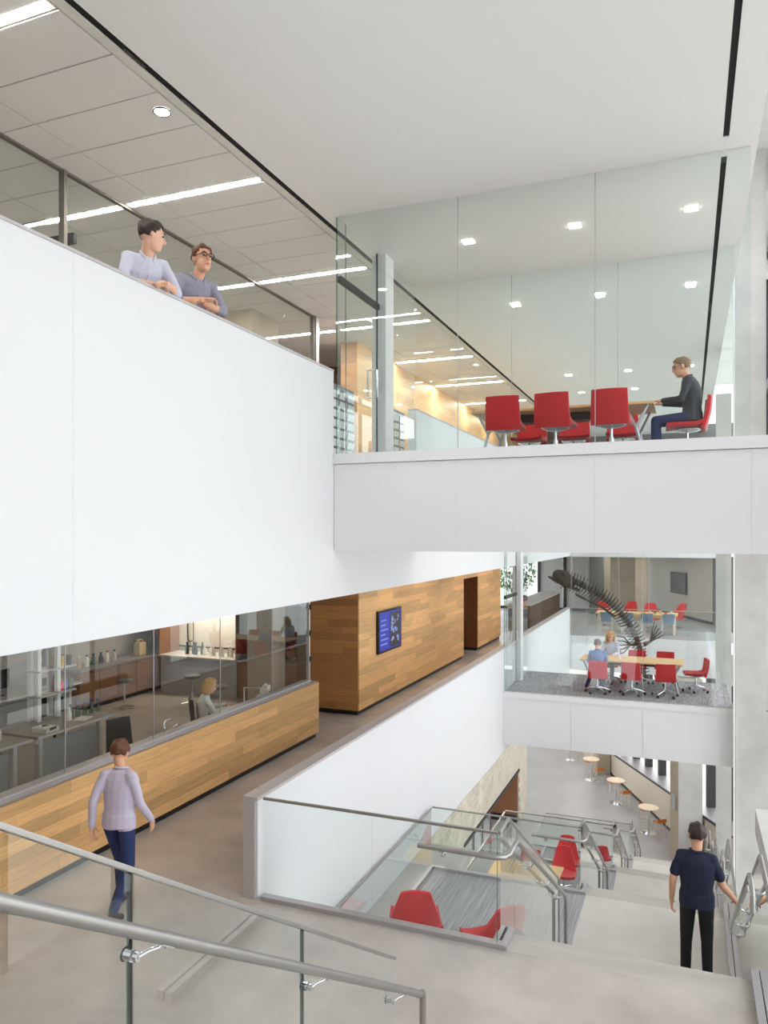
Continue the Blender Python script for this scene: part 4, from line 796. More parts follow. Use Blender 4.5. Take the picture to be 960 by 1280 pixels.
def seg_wall(name, p, q, z0, z1, m, label, th=.12):
    p, q = Vector((*p, 0)), Vector((*q, 0)); u = (q-p).normalized(); n_ = Vector((-u.y, u.x, 0))*th
    return struct(name, MB().prism([tuple(v[:2]) for v in (p, q, q+n_, p+n_)], 'z', z0, z1), m, label)
seg_wall('wall_gallery_screen', (-2.45, 43.3), (.95, 35.85), 0, 3.05, 'mauve_wall', 'mauve grey gallery wall carrying a black screen')
seg_wall('wall_gallery_left', (-4.0, 41.5), (-2.3, 41.0), 0, 3.05, 'concrete_tan', 'tan gallery wall behind the red chairs')
seg_wall('wall_gallery_right', (.95, 35.9), (1.7, 33.0), 0, 3.05, 'mid_grey', 'grey return wall of the gallery')
seg_wall('baseboard_gallery', (-2.47, 43.28), (.92, 35.83), 0.001, .12, 'dark_metal', 'dark base of the mauve gallery wall', .05)
struct('column_gallery_concrete', MB().box(-2.25, -1.75, 36.2, 36.7, 0, 3.05), 'concrete_tan', 'concrete column behind the far gallery table')
u = Vector((.95+2.45, 35.85-43.3, 0)).normalized(); p0 = Vector((-2.45, 43.3, 0)) + u*4.9; nn = Vector((u.y, -u.x, 0))
t = thing('wall_screen', 'black screen on the mauve gallery wall', 'screen', p0 + nn*.02 + Vector((0,0,1.6)), math.atan2(u.y, u.x))
MB().box(-.85, .85, -.06, -.0, -.5, .5).build('bezel', 'tv_black', t, bev=.01); MB().box(-.82, .82, -.064, -.0605, -.47, .47).build('display', 'screen_grey', t)
gt = thing('gallery_table', 'long maple table with blue chairs on the far gallery', 'table', (-1.95, 32.2, 0))
MB().box(-1.55, 1.55, -.55, .55, .71, .76).build('tabletop', 'maple_x', gt, bev=.004); MB().box(-1.45, 1.45, -.5, .5, .62, .709).build('apron', 'maple_x', gt)
for sx in (-1, 1):
    for sy in (-1, 1): MB().box(sx*1.42-.05, sx*1.42+.05, sy*.46-.05, sy*.46+.05, 0, .709).build('leg', 'maple', gt)
for i in range(6): tag(MB().box(-1.7+i*.2, -1.6+i*.2, 32.0+.07*(i % 3), 32.12+.07*(i % 3), .761, .82+.02*(i % 4)).build('specimen', ['spark_yellow', 'bottle_white', 'olive', 'jug_tan', 'red', 'bottle_white'][i], bev=.01), 'small ' + ['yellow', 'white', 'olive green', 'tan', 'red', 'ivory'][i] + ' specimen on the far gallery table', 'specimen')
def blue_chair():
    t = thing('side_chair', 'blue chair', 'chair')
    MB().surf(lambda u, v: (((u-.5)*.46, (v-.5)*.44, .45+.02*(2*u-1)**2), (0, 0, 1)), 6, 6, .02).build('seat', 'blue_chair', t, smooth=True); MB().surf(lambda u, v: (((2*u-1)*.22, -.23-.06*v+.02*(2*u-1)**2, .50+.33*v), (0, -1, 0)), 6, 6, .02).build('backrest', 'blue_chair', t, smooth=True)
    for sx in (-1, 1):
        MB().tube([(sx*.23, .22, 0), (sx*.22, .18, .44)], .012, 8).build('leg', 'white_trim', t, smooth=True); MB().tube([(sx*.23, -.26, 0), (sx*.215, -.2, .44), (sx*.21, -.25, .62)], .012, 8).build('leg', 'white_trim', t, smooth=True)
    return t
bc = blue_chair()
for i, (x, lab) in enumerate(((-3.05, 'at the desk end'), (-2.25, 'second from the desk end'), (-1.5, 'behind the skeleton'), (-.75, 'at the screen end'))): place(bc, i > 0, (x, 31.55, 0), random.uniform(-.15, .15), 'blue side chair at the far gallery table, ' + lab, 'blue chairs of the gallery table')
lounge(-3.3, 33.9, 0, PI+.5, 'red lounge chair behind the gallery table, dark shaded side'); lounge(-2.4, 34.2, 0, PI-.3, 'red lounge chair behind the gallery table, partly behind the skeleton'); lounge(-1.45, 33.6, 0, PI+.1, 'red lounge chair with a purple coat, in front of the screen wall'); lounge(-.55, 34.1, 0, PI-.9, 'red lounge chair tilted away, in front of the screen wall')
tag(MB().ball((-1.45, 34.2, .62), (.25, .12, .3)).build('coat', 'purple', smooth=True), 'purple coat hung over a red lounge chair', 'coat')
# ---------------------------------------------------------------- hanging marine reptile skeleton
sk = thing('skeleton', 'brown marine reptile skeleton hanging in the atrium', 'skeleton', (-2.5, 26, -1.0))
ctl = [(700, 720), (716, 726), (734, 734), (752, 745), (768, 758), (781, 773), (792, 790), (799, 808), (803, 826), (805, 845), (806, 862)]
P = [ray_to(x, y, 'y', 26.0) for x, y in ctl]
def curve(s):
    s = max(0, min(.9999, s))*(len(P)-1); i = int(s); f = s-i; a, b_, c_, d_ = P[max(0, i-1)], P[i], P[i+1], P[min(len(P)-1, i+2)]
    return .5*((2*b_) + (c_-a)*f + (2*a-5*b_+4*c_-d_)*f*f + (3*b_-a-3*c_+d_)*f**3)
NV = 46
for k in range(NV):
    s = .06 + .94*k/(NV-1); p = curve(s); tg = (curve(s+.02)-curve(s-.02)).normalized(); up = Vector((0,1,0)).cross(tg).normalized()
    if up.z < 0 and s < .5: up = -up
    if s >= .5 and up.x < 0: up = -up
    r = .125 - .06*abs(s-.2); b = MB(); b.tube([p-tg*.045, p-tg*.015, p+tg*.015, p+tg*.045], [r, r*.75, r*.75, r], 10)
    hs = .16 if s < .7 else .10; b.tube([p+up*r*.6, p+up*(r+hs)-tg*.03], [.022, .014], 6)
    if s < .55: b.tube([p-up*r*.6, p-up*(r+.16)-tg*.05, p-up*(r+.30-.25*s)-tg*.09], [.02, .016, .012], 6)
    else:
        for sd in (-1, 1): b.tube([p, p+Vector((0, sd*.10, 0))-up*.05, p+Vector((sd*.02, sd*.18, 0))-up*.2-Vector((0,0,.05))], [.022, .016, .01], 6)
        b.tube([p, p-up*.24+Vector((0,0,.03))], [.02, .012], 6)
    b.build('vertebra', 'bone', sk, smooth=True, world=True)
h = curve(0); hd = (curve(0)-curve(.1)).normalized(); b = MB(); R_ = hd.to_track_quat('X', 'Z').to_matrix()
b.ball(h+hd*.0, (.26, .16, .22), rot=R_); b.ball(h-hd*.25+Vector((0,0,-.06)), (.30, .14, .24), rot=R_); b.ball(h-hd*.15+Vector((0,0,.12)), (.22, .15, .12), rot=R_); b.build('skull', 'bone', sk, smooth=True, world=True)
b = MB(); j0 = h+Vector((0,0,-.24))-hd*.2; b.tube([j0-hd*.5, j0, j0+hd*.35+Vector((0,0,.03)), j0+hd*.62+Vector((0,0,.08))], [.05, .07, .06, .03], 8)
for i in range(10): q = j0 - hd*(.4-.1*i) + Vector((0,0,.06)); b.tube([q, q+Vector((0,0,.09))], [.02, .006], 6)
b.build('jaw', 'bone', sk, smooth=True, world=True)
b = MB(); b.tube([curve(.12)-Vector((0,0,.42)), curve(.3)-Vector((0,0,.36)), curve(.42)-Vector((.05,0,.28))], .04, 8); b.build('rib_bar', 'bone', sk, smooth=True, world=True)
for sd, base, tip, spread in ((-1, (800, 806), (772, 806), -1), (1, (806, 806), (822, 796), 1)):
    b = MB(); q0 = ray_to(*base, 'y', 26+sd*-.25); q1 = ray_to(*tip, 'y', 25.6 if sd < 0 else 26.3); b.tube([q0, q0.lerp(q1, .45)], [.06, .045], 8)
    m_ = q0.lerp(q1, .42)
    for f in range(5):
        e = q1 + Vector((0 if sd < 0 else .08*f-.1, -.05*f, (.28-.14*f) if sd < 0 else .5-.1*f)); mid = m_.lerp(e, .5) + Vector((0, 0, -.05*(f-2) if sd < 0 else 0)); b.tube([m_, mid, e], [.03, .022, .012], 7)
    b.build('flipper', 'bone', sk, smooth=True, world=True)
for s in (.1, .45): p = curve(s); MB().tube([p, Vector((p.x-.2, p.y, 8.05))], .006, 6).build('hanging_cable', 'alu', sk, world=True)
# tree outside the gallery windows
for x, y, hh, lab in ((-9.5, 44.5, 3.4, 'leafy green tree outside the gallery windows'), (-6.6, 44.9, 3.0, 'smaller leafy tree outside the gallery windows')):
    t = thing('tree', lab, 'tree', (x, y, 0)); MB().tube([(0,0,0), (.05,0,1.2), (0,.1,2.2)], [.09, .07, .03], 8).build('trunk', 'bark', t, smooth=True); b = MB()
    for i in range(900):
        th, ph, rr = random.uniform(0, 2*PI), random.uniform(-1, 1), random.uniform(.5, 1)**.5; q = Vector((1.3*rr*math.cos(th)*math.sqrt(1-ph*ph), .8*rr*math.sin(th)*math.sqrt(1-ph*ph), hh*.55+hh*.42*rr*ph)); e = Euler((random.uniform(0, 6), random.uniform(0, 6), random.uniform(0, 6))).to_matrix()
        b.add([q+e@Vector(v) for v in ((-.09,0,0), (0,-.05,.01), (.09,0,0), (0,.05,.01))], [(0,1,2,3)])
    tag(b.build('foliage', 'leaf', t), kind='stuff')
# ---------------------------------------------------------------- people: one continuous voxel-fused body each
def basis(d, side):
    d = d.normalized(); a = (side - d*side.dot(d)).normalized(); return a, d.cross(a).normalized()
class Body:
    def __init__(s): s.mb = MB(); s.pr = []     # pr: (p, q, basis a, basis b, (ax0,ay0), (ax1,ay1), mat)
    def loft(s, rings, mi, n=16, pri=1.0):
        """rings: (center, a_vec, b_vec, ra, rb); closed with dome ends"""
        vs_, fs = [], []
        for c_, a, b, ra, rb in rings:
            for j in range(n): t = 2*PI*j/n; vs_.append(c_ + a*ra*math.cos(t) + b*rb*math.sin(t))
        for i in range(len(rings)-1):
            for j in range(n): fs.append((i*n+j, i*n+(j+1) % n, (i+1)*n+(j+1) % n, (i+1)*n+j))
        fs.append(tuple(range(n-1, -1, -1))); fs.append(tuple((len(rings)-1)*n+j for j in range(n)))
        s.mb.add(vs_, fs)
        for r0, r1 in zip(rings, rings[1:]): s.pr.append((r0[0], r1[0], r0[1], r0[2], (r0[3]*pri, r0[4]*pri), (r1[3]*pri, r1[4]*pri), mi, 4.0))
    def cap(s, p, q, r0, r1, mi, side=Vector((1,0,0)), fl=1.0, n=14):
        p, q = Vector(p), Vector(q); d = (q-p).normalized()
        if abs(d.dot(side)) > .95: side = Vector((0,1,0))
        a, b = basis(d, side); L = (q-p).length; R = []
        for k in (0, .35, .7): f = math.sin(k*PI/2*1.05); R.append((p - d*r0*math.cos(math.asin(min(1, f)))*.98, a, b, max(.002, r0*f), max(.002, r0*f*fl)))
        for k in (0, .33, .66, 1): r = r0+(r1-r0)*k; R.append((p + d*L*k, a, b, r, r*fl))
        for k in (.7, .35, 0): f = math.sin(k*PI/2*1.05); R.append((q + d*r1*math.cos(math.asin(min(1, f)))*.98, a, b, max(.002, r1*f), max(.002, r1*f*fl)))
        vs_ = []; fs = []
        for c_, a_, b_, ra, rb in R:
            for j in range(n): t = 2*PI*j/n; vs_.append(c_ + a_*ra*math.cos(t) + b_*rb*math.sin(t))
        for i in range(len(R)-1):
            for j in range(n): fs.append((i*n+j, i*n+(j+1) % n, (i+1)*n+(j+1) % n, (i+1)*n+j))
        fs.append(tuple(range(n-1, -1, -1))); fs.append(tuple((len(R)-1)*n+j for j in range(n)))
        s.mb.add(vs_, fs); s.pr.append((p, q, a, b, (r0, r0*fl), (r1, r1*fl), mi, 1.0))
    def ell(s, c_, r, mi, rot=None):
        s.mb.ball(c_, r, 16, 10, rot=rot); R = rot if rot is not None else Matrix.Identity(3)
        s.pr.append((Vector(c_)-R@Vector((0,0,r[2]*.3)), Vector(c_)+R@Vector((0,0,r[2]*.3)), R@Vector((1,0,0)), R@Vector((0,1,0)), (r[0], r[1]), (r[0], r[1]), mi, 1.0))
    def build(s, name, mats, parent, vox):
        me = bpy.data.meshes.new(name); me.from_pydata([tuple(v) for v in s.mb.v], [], s.mb.f); o = bpy.data.objects.new(name, me); C.objects.link(o)
        bm = bmesh.new(); bm.from_mesh(me); bmesh.ops.recalc_face_normals(bm, faces=bm.faces); bm.to_mesh(me); bm.free()
        md = o.modifiers.new('r', 'REMESH'); md.mode = 'VOXEL'; md.voxel_size = vox
        sm = o.modifiers.new('s', 'SMOOTH'); sm.iterations = 5; sm.factor = .5
        dg = bpy.context.evaluated_depsgraph_get(); me2 = bpy.data.meshes.new_from_object(o.evaluated_get(dg)); o.modifiers.clear(); o.data = me2; me2.name = name; bpy.data.meshes.remove(me)
        me2.materials.clear()
        for m in mats: me2.materials.append(M[m])
        n = len(me2.polygons); ce = np.empty(n*3); me2.polygons.foreach_get('center', ce); ce = ce.reshape(-1, 3)
        best = np.full(n, 1e9); idx = np.zeros(n, dtype=np.int32)
        for p, q, a, b, r0, r1, mi, hw in s.pr:
            p_, q_, a_, b_ = (np.array(v) for v in (p, q, a, b)); ax = q_-p_; L2 = max(1e-9, ax@ax); d = ce-p_; t = np.clip(d@ax/L2, 0, 1)
            res = d - t[:, None]*ax; ra = r0[0]+(r1[0]-r0[0])*t; rb = r0[1]+(r1[1]-r0[1])*t; w_ = np.cross(a_, b_)
            val = np.sqrt((res@a_/ra)**2 + (res@b_/rb)**2 + (hw*(res@w_)/np.minimum(ra, rb))**2)
            m_ = val < best; best[m_] = val[m_]; idx[m_] = mi
        me2.polygons.foreach_set('material_index', idx); me2.polygons.foreach_set('use_smooth', [True]*n)
        o.parent = parent; return o
def hand(B, wr, d, nrm, mi, curl=.5, side=1, s=1.0, thumb=1):
    """palm from wrist along d, palm faces nrm; side=+1: thumb towards d x nrm"""
    d, nrm = d.normalized(), nrm.normalized(); nrm = (nrm-d*nrm.dot(d)).normalized(); w_ = d.cross(nrm)*side
    B.loft([(wr - d*.01*s, w_, nrm, .026*s, .020*s), (wr + d*.03*s, w_, nrm, .036*s, .019*s), (wr + d*.075*s, w_, nrm, .042*s, .016*s), (wr + d*.098*s, w_, nrm, .040*s, .012*s)], mi, 14)
    for k, (off, L) in enumerate(((.031, .070), (.011, .078), (-.010, .072), (-.030, .056))):
        a = wr + d*.092*s + w_*off*s; c1, c2 = curl*.9, curl*2.0
        m = a + (d*math.cos(c1) + nrm*math.sin(c1) + w_*off*1.2)*L*.5*s; e = m + (d*math.cos(c2) + nrm*math.sin(c2))*L*.5*s
        B.cap(a, m, .0095*s, .0085*s, mi, n=8); B.cap(m, e, .0085*s, .007*s, mi, n=8)
    a = wr + d*.025*s + w_*.03*s; m = a + (d*.55 + w_*.75 + nrm*.25)*.045*s; e = m + (d*.85 + w_*.2 + nrm*.35*thumb)*.035*s
    B.cap(a, m, .0125*s, .0105*s, mi, n=8); B.cap(m, e, .0105*s, .008*s, mi, n=8)
def person(label, loc, rotz, J, look, cols, hair, bulk=1.0, *, hair_style='short', vox=.008, sleeve='long', scale=1.0, glasses=False, collar=True, female=False, belt=True, coat_len=0, feet=True):
    """J: joints in local frame (x right, y forward, z up). cols: top, legs, skin, shoe"""
    t = thing('person', label, 'person', loc, rotz)
    mats = [cols['top'], cols['legs'], cols['skin'], cols['shoe'], cols.get('belt', 'black')]; TOP, LEG, SK, SH, BE = range(5)
    J = {k: Vector(v)*scale for k, v in J.items()}; S = scale; B = Body(); X = Vector((1,0,0))
    pel, che, nk = J['pelvis'], J['chest'], J['neck']
    shl, shr = J['shl'], J['shr']; sd = (shr-shl).normalized(); hsd = (J['hipr']-J['hipl']).normalized()
    kx = .9 if female else 1.0
    sp = [(pel-(che-pel).normalized()*.05*S, hsd, .150*kx+.01, .110), (pel+(che-pel)*.12, hsd, .158*kx+.006, .115), (pel.lerp(che, .42), hsd.lerp(sd, .5), .148*kx, .108), (pel.lerp(che, .75), sd, .162*kx, .116), (che, sd, .168*kx, .118), (che.lerp(nk, .45), sd, .185*kx, .105), (che.lerp(nk, .78), sd, .145*kx, .082), (nk-(nk-che).normalized()*.015*S, sd, .068, .064)]
    R = []
    for i, (c_, s_, ra, rb) in enumerate(sp):
        d = (sp[min(i+1, len(sp)-1)][0]-sp[max(i-1, 0)][0]); a, b = basis(d, s_); R.append((c_, a, b, ra*S*bulk, rb*S*bulk))
    B.loft(R[:2], LEG); B.loft(R[1:], TOP)
    for e_, s_ in ((-1, shl), (1, shr)): B.cap(s_ - sd*e_*.01*S, nk.lerp(che, .28) + sd*e_*.03*S, .054*S, .056*S, TOP); B.cap(s_ - sd*e_*.02*S - (nk-che)*.12, che + sd*e_*.06*S, .052*S, .080*S, TOP)
    if coat_len:
        a, b = R[0][1], R[0][2]; B.loft([(pel-Vector((0,0,coat_len)), a, b, .19*S, .14*S), (pel+Vector((0,0,.05)), a, b, .165*S, .12*S)], TOP)
    elif cols.get('hem', True):
        B.loft([(R[0][0]+(che-pel).normalized()*.0*S, R[0][1], R[0][2], .166*kx*S*bulk, .122*S*bulk), (R[1][0]+(che-pel).normalized()*.04*S, R[1][1], R[1][2], .163*kx*S*bulk, .119*S*bulk)], TOP, pri=1.08)
    # head
    hc = J['head']; Rh = Euler((look[1], look[2] if len(look) > 2 else 0, look[0])).to_matrix(); HS = S*1.08; H = lambda x, y, z: hc + Rh@(Vector((x, y, z))*HS)
    B.cap(nk-(nk-che).normalized()*.04*S, hc+Rh@Vector((0,-.02,-.06))*S, .056*S, .052*S, SK, n=14)
    B.ell(H(0, -.008, .025), (.077*HS, .096*HS, .093*HS), SK, Rh); B.ell(H(0, .022, -.045), (.060*HS, .070*HS, .075*HS), SK, Rh); B.ell(H(0, .05, -.095), (.032*HS, .032*HS, .024*HS), SK, Rh)
    B.cap(H(0, .088, .012), H(0, .108, -.028), .009*HS, .014*HS, SK, n=8); B.ell(H(0, .078, .035), (.055*HS, .018*HS, .012*HS), SK, Rh); B.ell(H(0, .085, -.064), (.024*HS, .011*HS, .008*HS), SK, Rh)
    for e in (-1, 1): B.ell(H(.079*e, -.012, -.008), (.010*HS, .02*HS, .03*HS), SK, Rh)
    # arms
    for k, e in (('l', -1), ('r', 1)):
        sh, el, wr = J['sh'+k], J['el'+k], J['wr'+k]
        fr = {'long': 1.0, 'short': .0, 'rolled': .30}[sleeve]
        B.cap(sh - sd*e*.02*S, sh.lerp(el, .55), .056*S, .050*S, TOP, n=14)
        if fr > 0:
            B.cap(sh.lerp(el, .5), el, .050*S, .045*S, TOP, n=14); B.cap(el, el.lerp(wr, fr*.93), .045*S, .046*S if fr < .5 else .036*S, TOP, n=14)
        else: B.cap(sh.lerp(el, .4), sh.lerp(el, .68), .054*S, .057*S, TOP, n=14); B.cap(sh.lerp(el, .6), el, .044*S, .041*S, SK, n=14)
        B.cap(el.lerp(wr, .0 if fr == 0 else fr*.85), wr, .041*S if fr < .5 else .030*S, .027*S, SK, n=12)
        hd = J.get('hd'+k, (wr-el)); hn = J.get('hn'+k, Vector((0, 0, -1)))
        hand(B, wr, Vector(hd), Vector(hn), SK, J_curl.get(k, .5), 1 if Vector(hd).cross(Vector(hn)).dot(J.get('ht'+k, Vector((0,1,0)))) > 0 else -1, S)
    # legs
    for k in 'lr':
        hp, kn, an = J['hip'+k], J['kn'+k], J['an'+k]; to = J.get('to'+k, Vector((0, 1, 0)))
        B.cap(hp, kn, .088*S, .062*S, LEG, n=14); B.cap(kn, an+Vector((0,0,.01))*S, .061*S, .050*S, LEG, n=14)
        if feet:
            to = Vector(to).normalized(); a = an - to*.035*S + Vector((0,0,-.045))*S; B.cap(an, a+Vector((0,0,.015))*S, .038*S, .036*S, SH, n=12); B.cap(a, a+to*.175*S+Vector((0,0,-.004))*S, .036*S, .036*S, SH, n=12)
    o = B.build('body', mats, t, vox)
    # hair
    b = MB(); hs = {'short': (.086, .108, .098), 'bob': (.094, .110, .104), 'long': (.090, .110, .102)}[hair_style]
    b.ball((0,0,0), hs, 28, 20); me = bpy.data.meshes.new('hair'); me.from_pydata([tuple(v) for v in b.v], [], b.f); bm = bmesh.new(); bm.from_mesh(me); bmesh.ops.remove_doubles(bm, verts=bm.verts, dist=1e-5)
    for f in list(bm.faces):
        c_ = f.calc_center_median(); front = c_.y/hs[1]; 
        zlim = -.62 if front < -.2 else (-.62+(front+.2)*1.15 if front < .55 else .42)
        if c_.z/hs[2] < zlim: bm.faces.remove(f)
    for v in [v for v in bm.verts if not v.link_faces]: bm.verts.remove(v)
    rnd_ = random.Random(3)
    for v in bm.verts: v.co += v.co.normalized()*(.006*math.sin(v.co.x*90)+.005*math.sin(v.co.y*70+v.co.z*50)); v.co = Rh@((v.co + Vector((0, -.012, .034)))*HS) + hc
    bmesh.ops.recalc_face_normals(bm, faces=bm.faces); bm.to_mesh(me); bm.free(); me.materials.append(M[hair]); me.polygons.foreach_set('use_smooth', [True]*len(me.polygons))
    ho = bpy.data.objects.new('hair', me); C.objects.link(ho); ho.parent = t; md = ho.modifiers.new('s', 'SOLIDIFY'); md.thickness = .016*S; md.offset = -1
    if hair_style != 'short':
        L = .14 if hair_style == 'bob' else .22; b = MB()
        for i in range(15):
            a = PI*(.02 + .96*i/14) + PI; x, y = math.cos(a)*.083, math.sin(a)*.092-.005
            b.tube([H(x, y, .05), H(x*1.12, y*1.12, -.03), H(x*1.18, y*1.08, -L*.7), H(x*1.02, y*.95, -L)], [.02*S, .026*S, .025*S, .010*S], 8)
        b.build('hair_length', hair, ho, smooth=True)
    # face details
    b = MB()
    for e in (-1, 1): b.ball(H(.031*e, .083, .008), (.012*S, .008*S, .007*S), 10, 8, rot=Rh)
    b.build('eyes', 'black', o, smooth=True)
    b = MB()
    for e in (-1, 1): b.tube([H(.014*e, .097, .030), H(.034*e, .093, .036), H(.05*e, .080, .030)], [.004*S, .005*S, .003*S], 6)
    b.build('eyebrows', hair, o, smooth=True)
    b = MB(); b.ball(H(0, .094, -.063), (.022*S, .006*S, .006*S), 10, 8, rot=Rh); b.build('mouth', 'lip', o, smooth=True)
    if glasses:
        b = MB()
        for e in (-1, 1):
            c0 = H(.034*e, .105, .008); b.tube([c0 + Rh@Vector((.026*math.cos(a), 0, .017*math.sin(a)))*S for a in [2*PI*i/14 for i in range(15)]], .0035*S, 6); b.tube([H(.06*e, .103, .012), H(.083*e, -.01, .012)], .003*S, 6)
        b.tube([H(-.009, .106, .01), H(.009, .106, .01)], .003*S, 6); b.build('glasses', 'black', t)
    if collar:
        up_ = (nk-che).normalized(); a, bb = basis(up_, sd); fw = bb if bb.dot(Rh@Vector((0,1,0))) > -2 and bb.y > 0 else -bb; b = MB()
        # band open at the throat, from one side of it round the nape to the other
        pts_ = [nk + (a*math.sin(q)*.066 + fw*math.cos(q)*.063)*S + up_*(.004 - .022*max(0, math.cos(q)))*S for q in [math.radians(30 + 300*i/20) for i in range(21)]]
        b.tube(pts_, .012*S, 8)
        for e in (0, 20):
            p = pts_[e]; sg = 1 if (p-nk).dot(a) > 0 else -1
            b.tube([p, p + fw*.018*S + a*sg*.012*S - up_*.045*S], [.014*S, .006*S], 8)
        b.build('collar', cols.get('collar', cols['top']), o, smooth=True)
        if cols.get('placket', False):
            b = MB(); fr_ = [c_ + (b_ if b_.dot(fw) > 0 else -b_)*(rb+.002) for c_, a_, b_, ra, rb in R[2:6]]
            b.tube(fr_, .007*S, 6); b.build('placket', cols['top'], o, smooth=True)
    return t
J_curl = {'l': .5, 'r': .5}
STAND = dict(pelvis=(0,0,.95), chest=(0,0,1.28), neck=(0,-.01,1.49), head=(0,.02,1.635), shl=(-.172,-.01,1.42), shr=(.172,-.01,1.42), ell=(-.235,-.03,1.14), elr=(.235,-.03,1.14), wrl=(-.245,.06,.89), wrr=(.245,.06,.89),
             hipl=(-.088,0,.91), hipr=(.088,0,.91), knl=(-.10,.01,.50), knr=(.10,.01,.50), anl=(-.105,-.02,.085), anr=(.105,-.02,.085), hdl=(0,.1,-1), hdr=(0,.1,-1), hnl=(1,0,0), hnr=(-1,0,0), htl=Vector((0,1,0)), htr=Vector((0,1,0)))
def pose(**k): d = dict(STAND); d.update(k); return d
V3 = Vector
# 1. man in navy on the stairs, seen from behind, right hand on the rail
i_ = 5; zt = -2/12*(i_+1); mz = zt
J_curl = {'l': .45, 'r': 1.0}
person('man in a navy polo shirt and black trousers walking down the stair', (.08, 8.86, mz), -.06,
       pose(ell=(-.238,-.05,1.15), wrl=(-.258,.03,.90), elr=(.25,.04,1.14), wrr=(.385,.20,.92), hdr=(.2,.8,-.3), hnr=(.1,-.3,-1), htr=V3((-1,0,0)),
            knl=(-.11,.05,.47), anl=(-.12,.08,-.07), knr=(.10,.03,.50), anr=(.11,-.06,.09), head=(.0,.03,1.635)),
       (.25, -.12), dict(top='navy', legs='black_cloth', skin='skin', shoe='black'), 'hair_dark', bulk=1.1, sleeve='short', vox=.0075, glasses=True)
# 2. man walking in the corridor, seen from behind
J_curl = {'l': .6, 'r': .5}
person('man in a lilac shirt and dark jeans walking along the oak counter', (-5.42, 6.22, 0), .12,
       pose(pelvis=(0,.0,.95), chest=(.0,.03,1.28), neck=(.0,.05,1.49), head=(-.06,.11,1.62), ell=(-.222,-.12,1.16), wrl=(-.25,-.10,.90), elr=(.222,.03,1.14), wrr=(.262,.19,.92), knl=(-.1,.16,.52), anl=(-.11,.20,.09), knr=(.1,.02,.49), anr=(.1,-.24,.15), tor=(0,.9,-.45)),
       (.1, -.25), dict(top='shirt_lilac', legs='jeans', skin='skin', shoe='shoe'), 'hair_brown', bulk=1.1, vox=.008)
# 3/4. two men leaning on the balcony (local +y looks over the rail = world +X)
J_curl = {'l': .8, 'r': .5}
lean = dict(pelvis=(0,-.38,.94), chest=(0,-.15,1.21), neck=(0,.0,1.42), head=(0,.075,1.56), hipl=(-.088,-.43,.90), hipr=(.088,-.43,.90), knl=(-.1,-.40,.49), knr=(.1,-.40,.49), anl=(-.105,-.48,.085), anr=(.105,-.38,.085),
            shl=(-.18,-.05,1.375), shr=(.18,-.05,1.375))
person('man in a pale blue shirt leaning on the balcony, head turned aside', (-4.42, 5.44, L3+.0), -PI/2-.45,
       pose(**{**lean, **dict(ell=(-.27,.02,1.13), wrl=(-.10,.17,1.14), elr=(.24,.04,1.125), wrr=(.02,.12,1.125), hdl=(.9,.3,-.05), hnl=(0,0,-1), htl=V3((0,1,0)), hdr=(-.9,.2,0), hnr=(0,0,-1), htr=V3((0,1,0)))}),
       (1.35, -.1), dict(placket=True, top='shirt_blue', legs='jeans', skin='skin_light', shoe='shoe'), 'hair_dark', vox=.0075, sleeve='rolled')
J_curl = {'l': .9, 'r': .9}
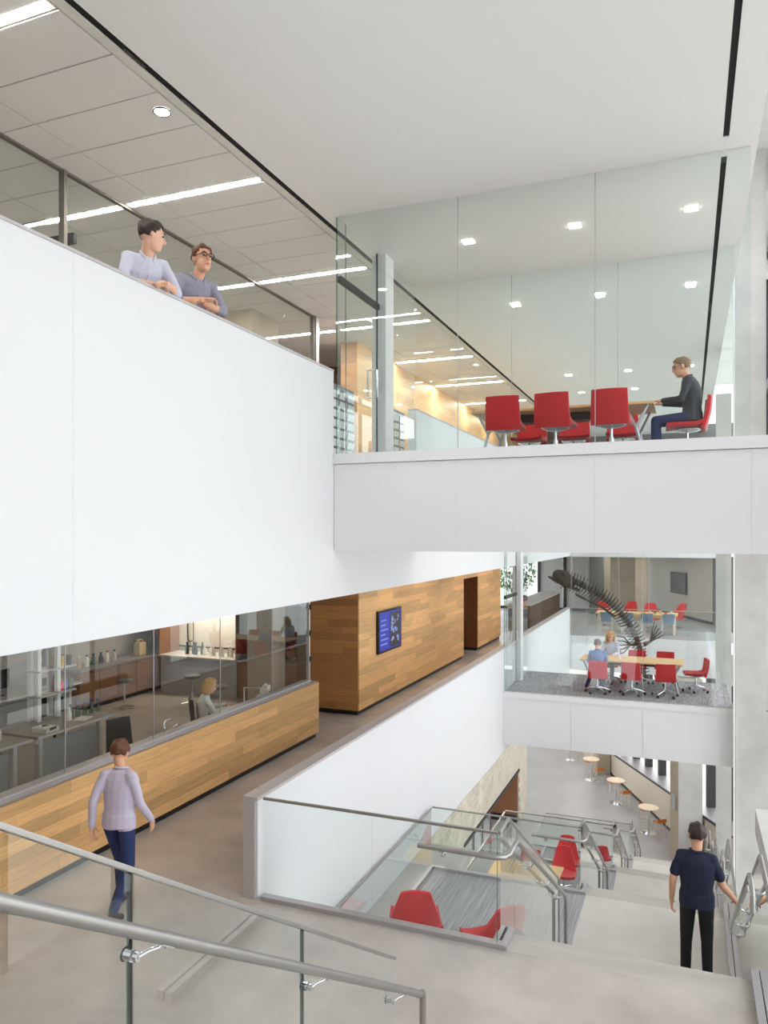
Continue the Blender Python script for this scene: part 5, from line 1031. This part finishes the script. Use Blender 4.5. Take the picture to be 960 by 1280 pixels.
person('man with glasses in a grey shirt leaning on the balcony', (-4.42, 6.18, L3+.0), -PI/2-.45,
       pose(**{**lean, **dict(ell=(-.25,.03,1.125), wrl=(.02,.13,1.13), elr=(.27,.02,1.125), wrr=(.05,.19,1.145), hdl=(.9,.2,.1), hnl=(0,0,-1), htl=V3((0,1,0)), hdr=(-.8,.4,.1), hnr=(0,0,-1), htr=V3((0,1,0)))}),
       (.0, .02), dict(placket=True, top='shirt_grey', legs='jeans', skin='skin', shoe='shoe'), 'hair_brown', vox=.0075, sleeve='rolled', glasses=True, scale=1.03)
# 5. man seated at the upper table (local +y = world -X)
J_curl = {'l': .5, 'r': .5}
SIT = dict(pelvis=(0,-.06,.55), chest=(0,-.06,.89), neck=(0,.0,1.10), head=(0,.07,1.235), shl=(-.18,-.02,1.035), shr=(.18,-.02,1.035), ell=(-.22,.07,.78), elr=(.22,.07,.78), wrl=(-.14,.31,.785), wrr=(.14,.31,.785),
           hipl=(-.09,-.03,.545), hipr=(.09,-.03,.545), knl=(-.11,.39,.53), knr=(.11,.39,.53), anl=(-.11,.40,.09), anr=(.11,.36,.09), hdl=(.1,1,0), hdr=(-.1,1,0), hnl=(0,0,-1), hnr=(0,0,-1), htl=V3((1,0,0)), htr=V3((-1,0,0)))
person('man in a dark jacket seated at the table with a laptop', (-.02, 10.85, L3-.054), PI/2, pose(**SIT), (0, -.18), dict(top='jacket', legs='jeans', skin='skin', shoe='black'), 'hair_sand', bulk=1.1, vox=.0085, glasses=True)
# 6/7. two women at the lower bridge table
person('woman in a denim blue shirt seated with her back turned', (-2.08, 19.30, .006), .12, pose(**{**SIT, **dict(knl=(-.12,.36,.52), anl=(-.28,.30,.09))}), (-.1, -.1), dict(top='denim_shirt', legs='jeans', skin='skin_light', shoe='shoe'), 'hair_grey', hair_style='short', vox=.01, female=True, scale=.96)
person('woman in a pale blouse seated across from the denim shirt', (-1.92, 20.95, .006), PI-.1, pose(**SIT), (.25, -.2), dict(top='blouse', legs='jacket', skin='skin_light', shoe='shoe'), 'hair_blond', hair_style='long', vox=.01, female=True, scale=.97)
# 8. woman in a white coat in the laboratory
person('blond woman in a white coat working at the laboratory bench', (-7.86, 11.22, .02), -.85, pose(**{**SIT, **dict(wrl=(-.10,.36,.86), wrr=(.16,.40,.86), ell=(-.22,.12,.82), elr=(.22,.12,.82))}), (-.1, -.3), dict(top='lab_coat', legs='khaki', skin='skin_light', shoe='shoe'), 'hair_blond', hair_style='bob', vox=.01, female=True, scale=.98, coat_len=.1)
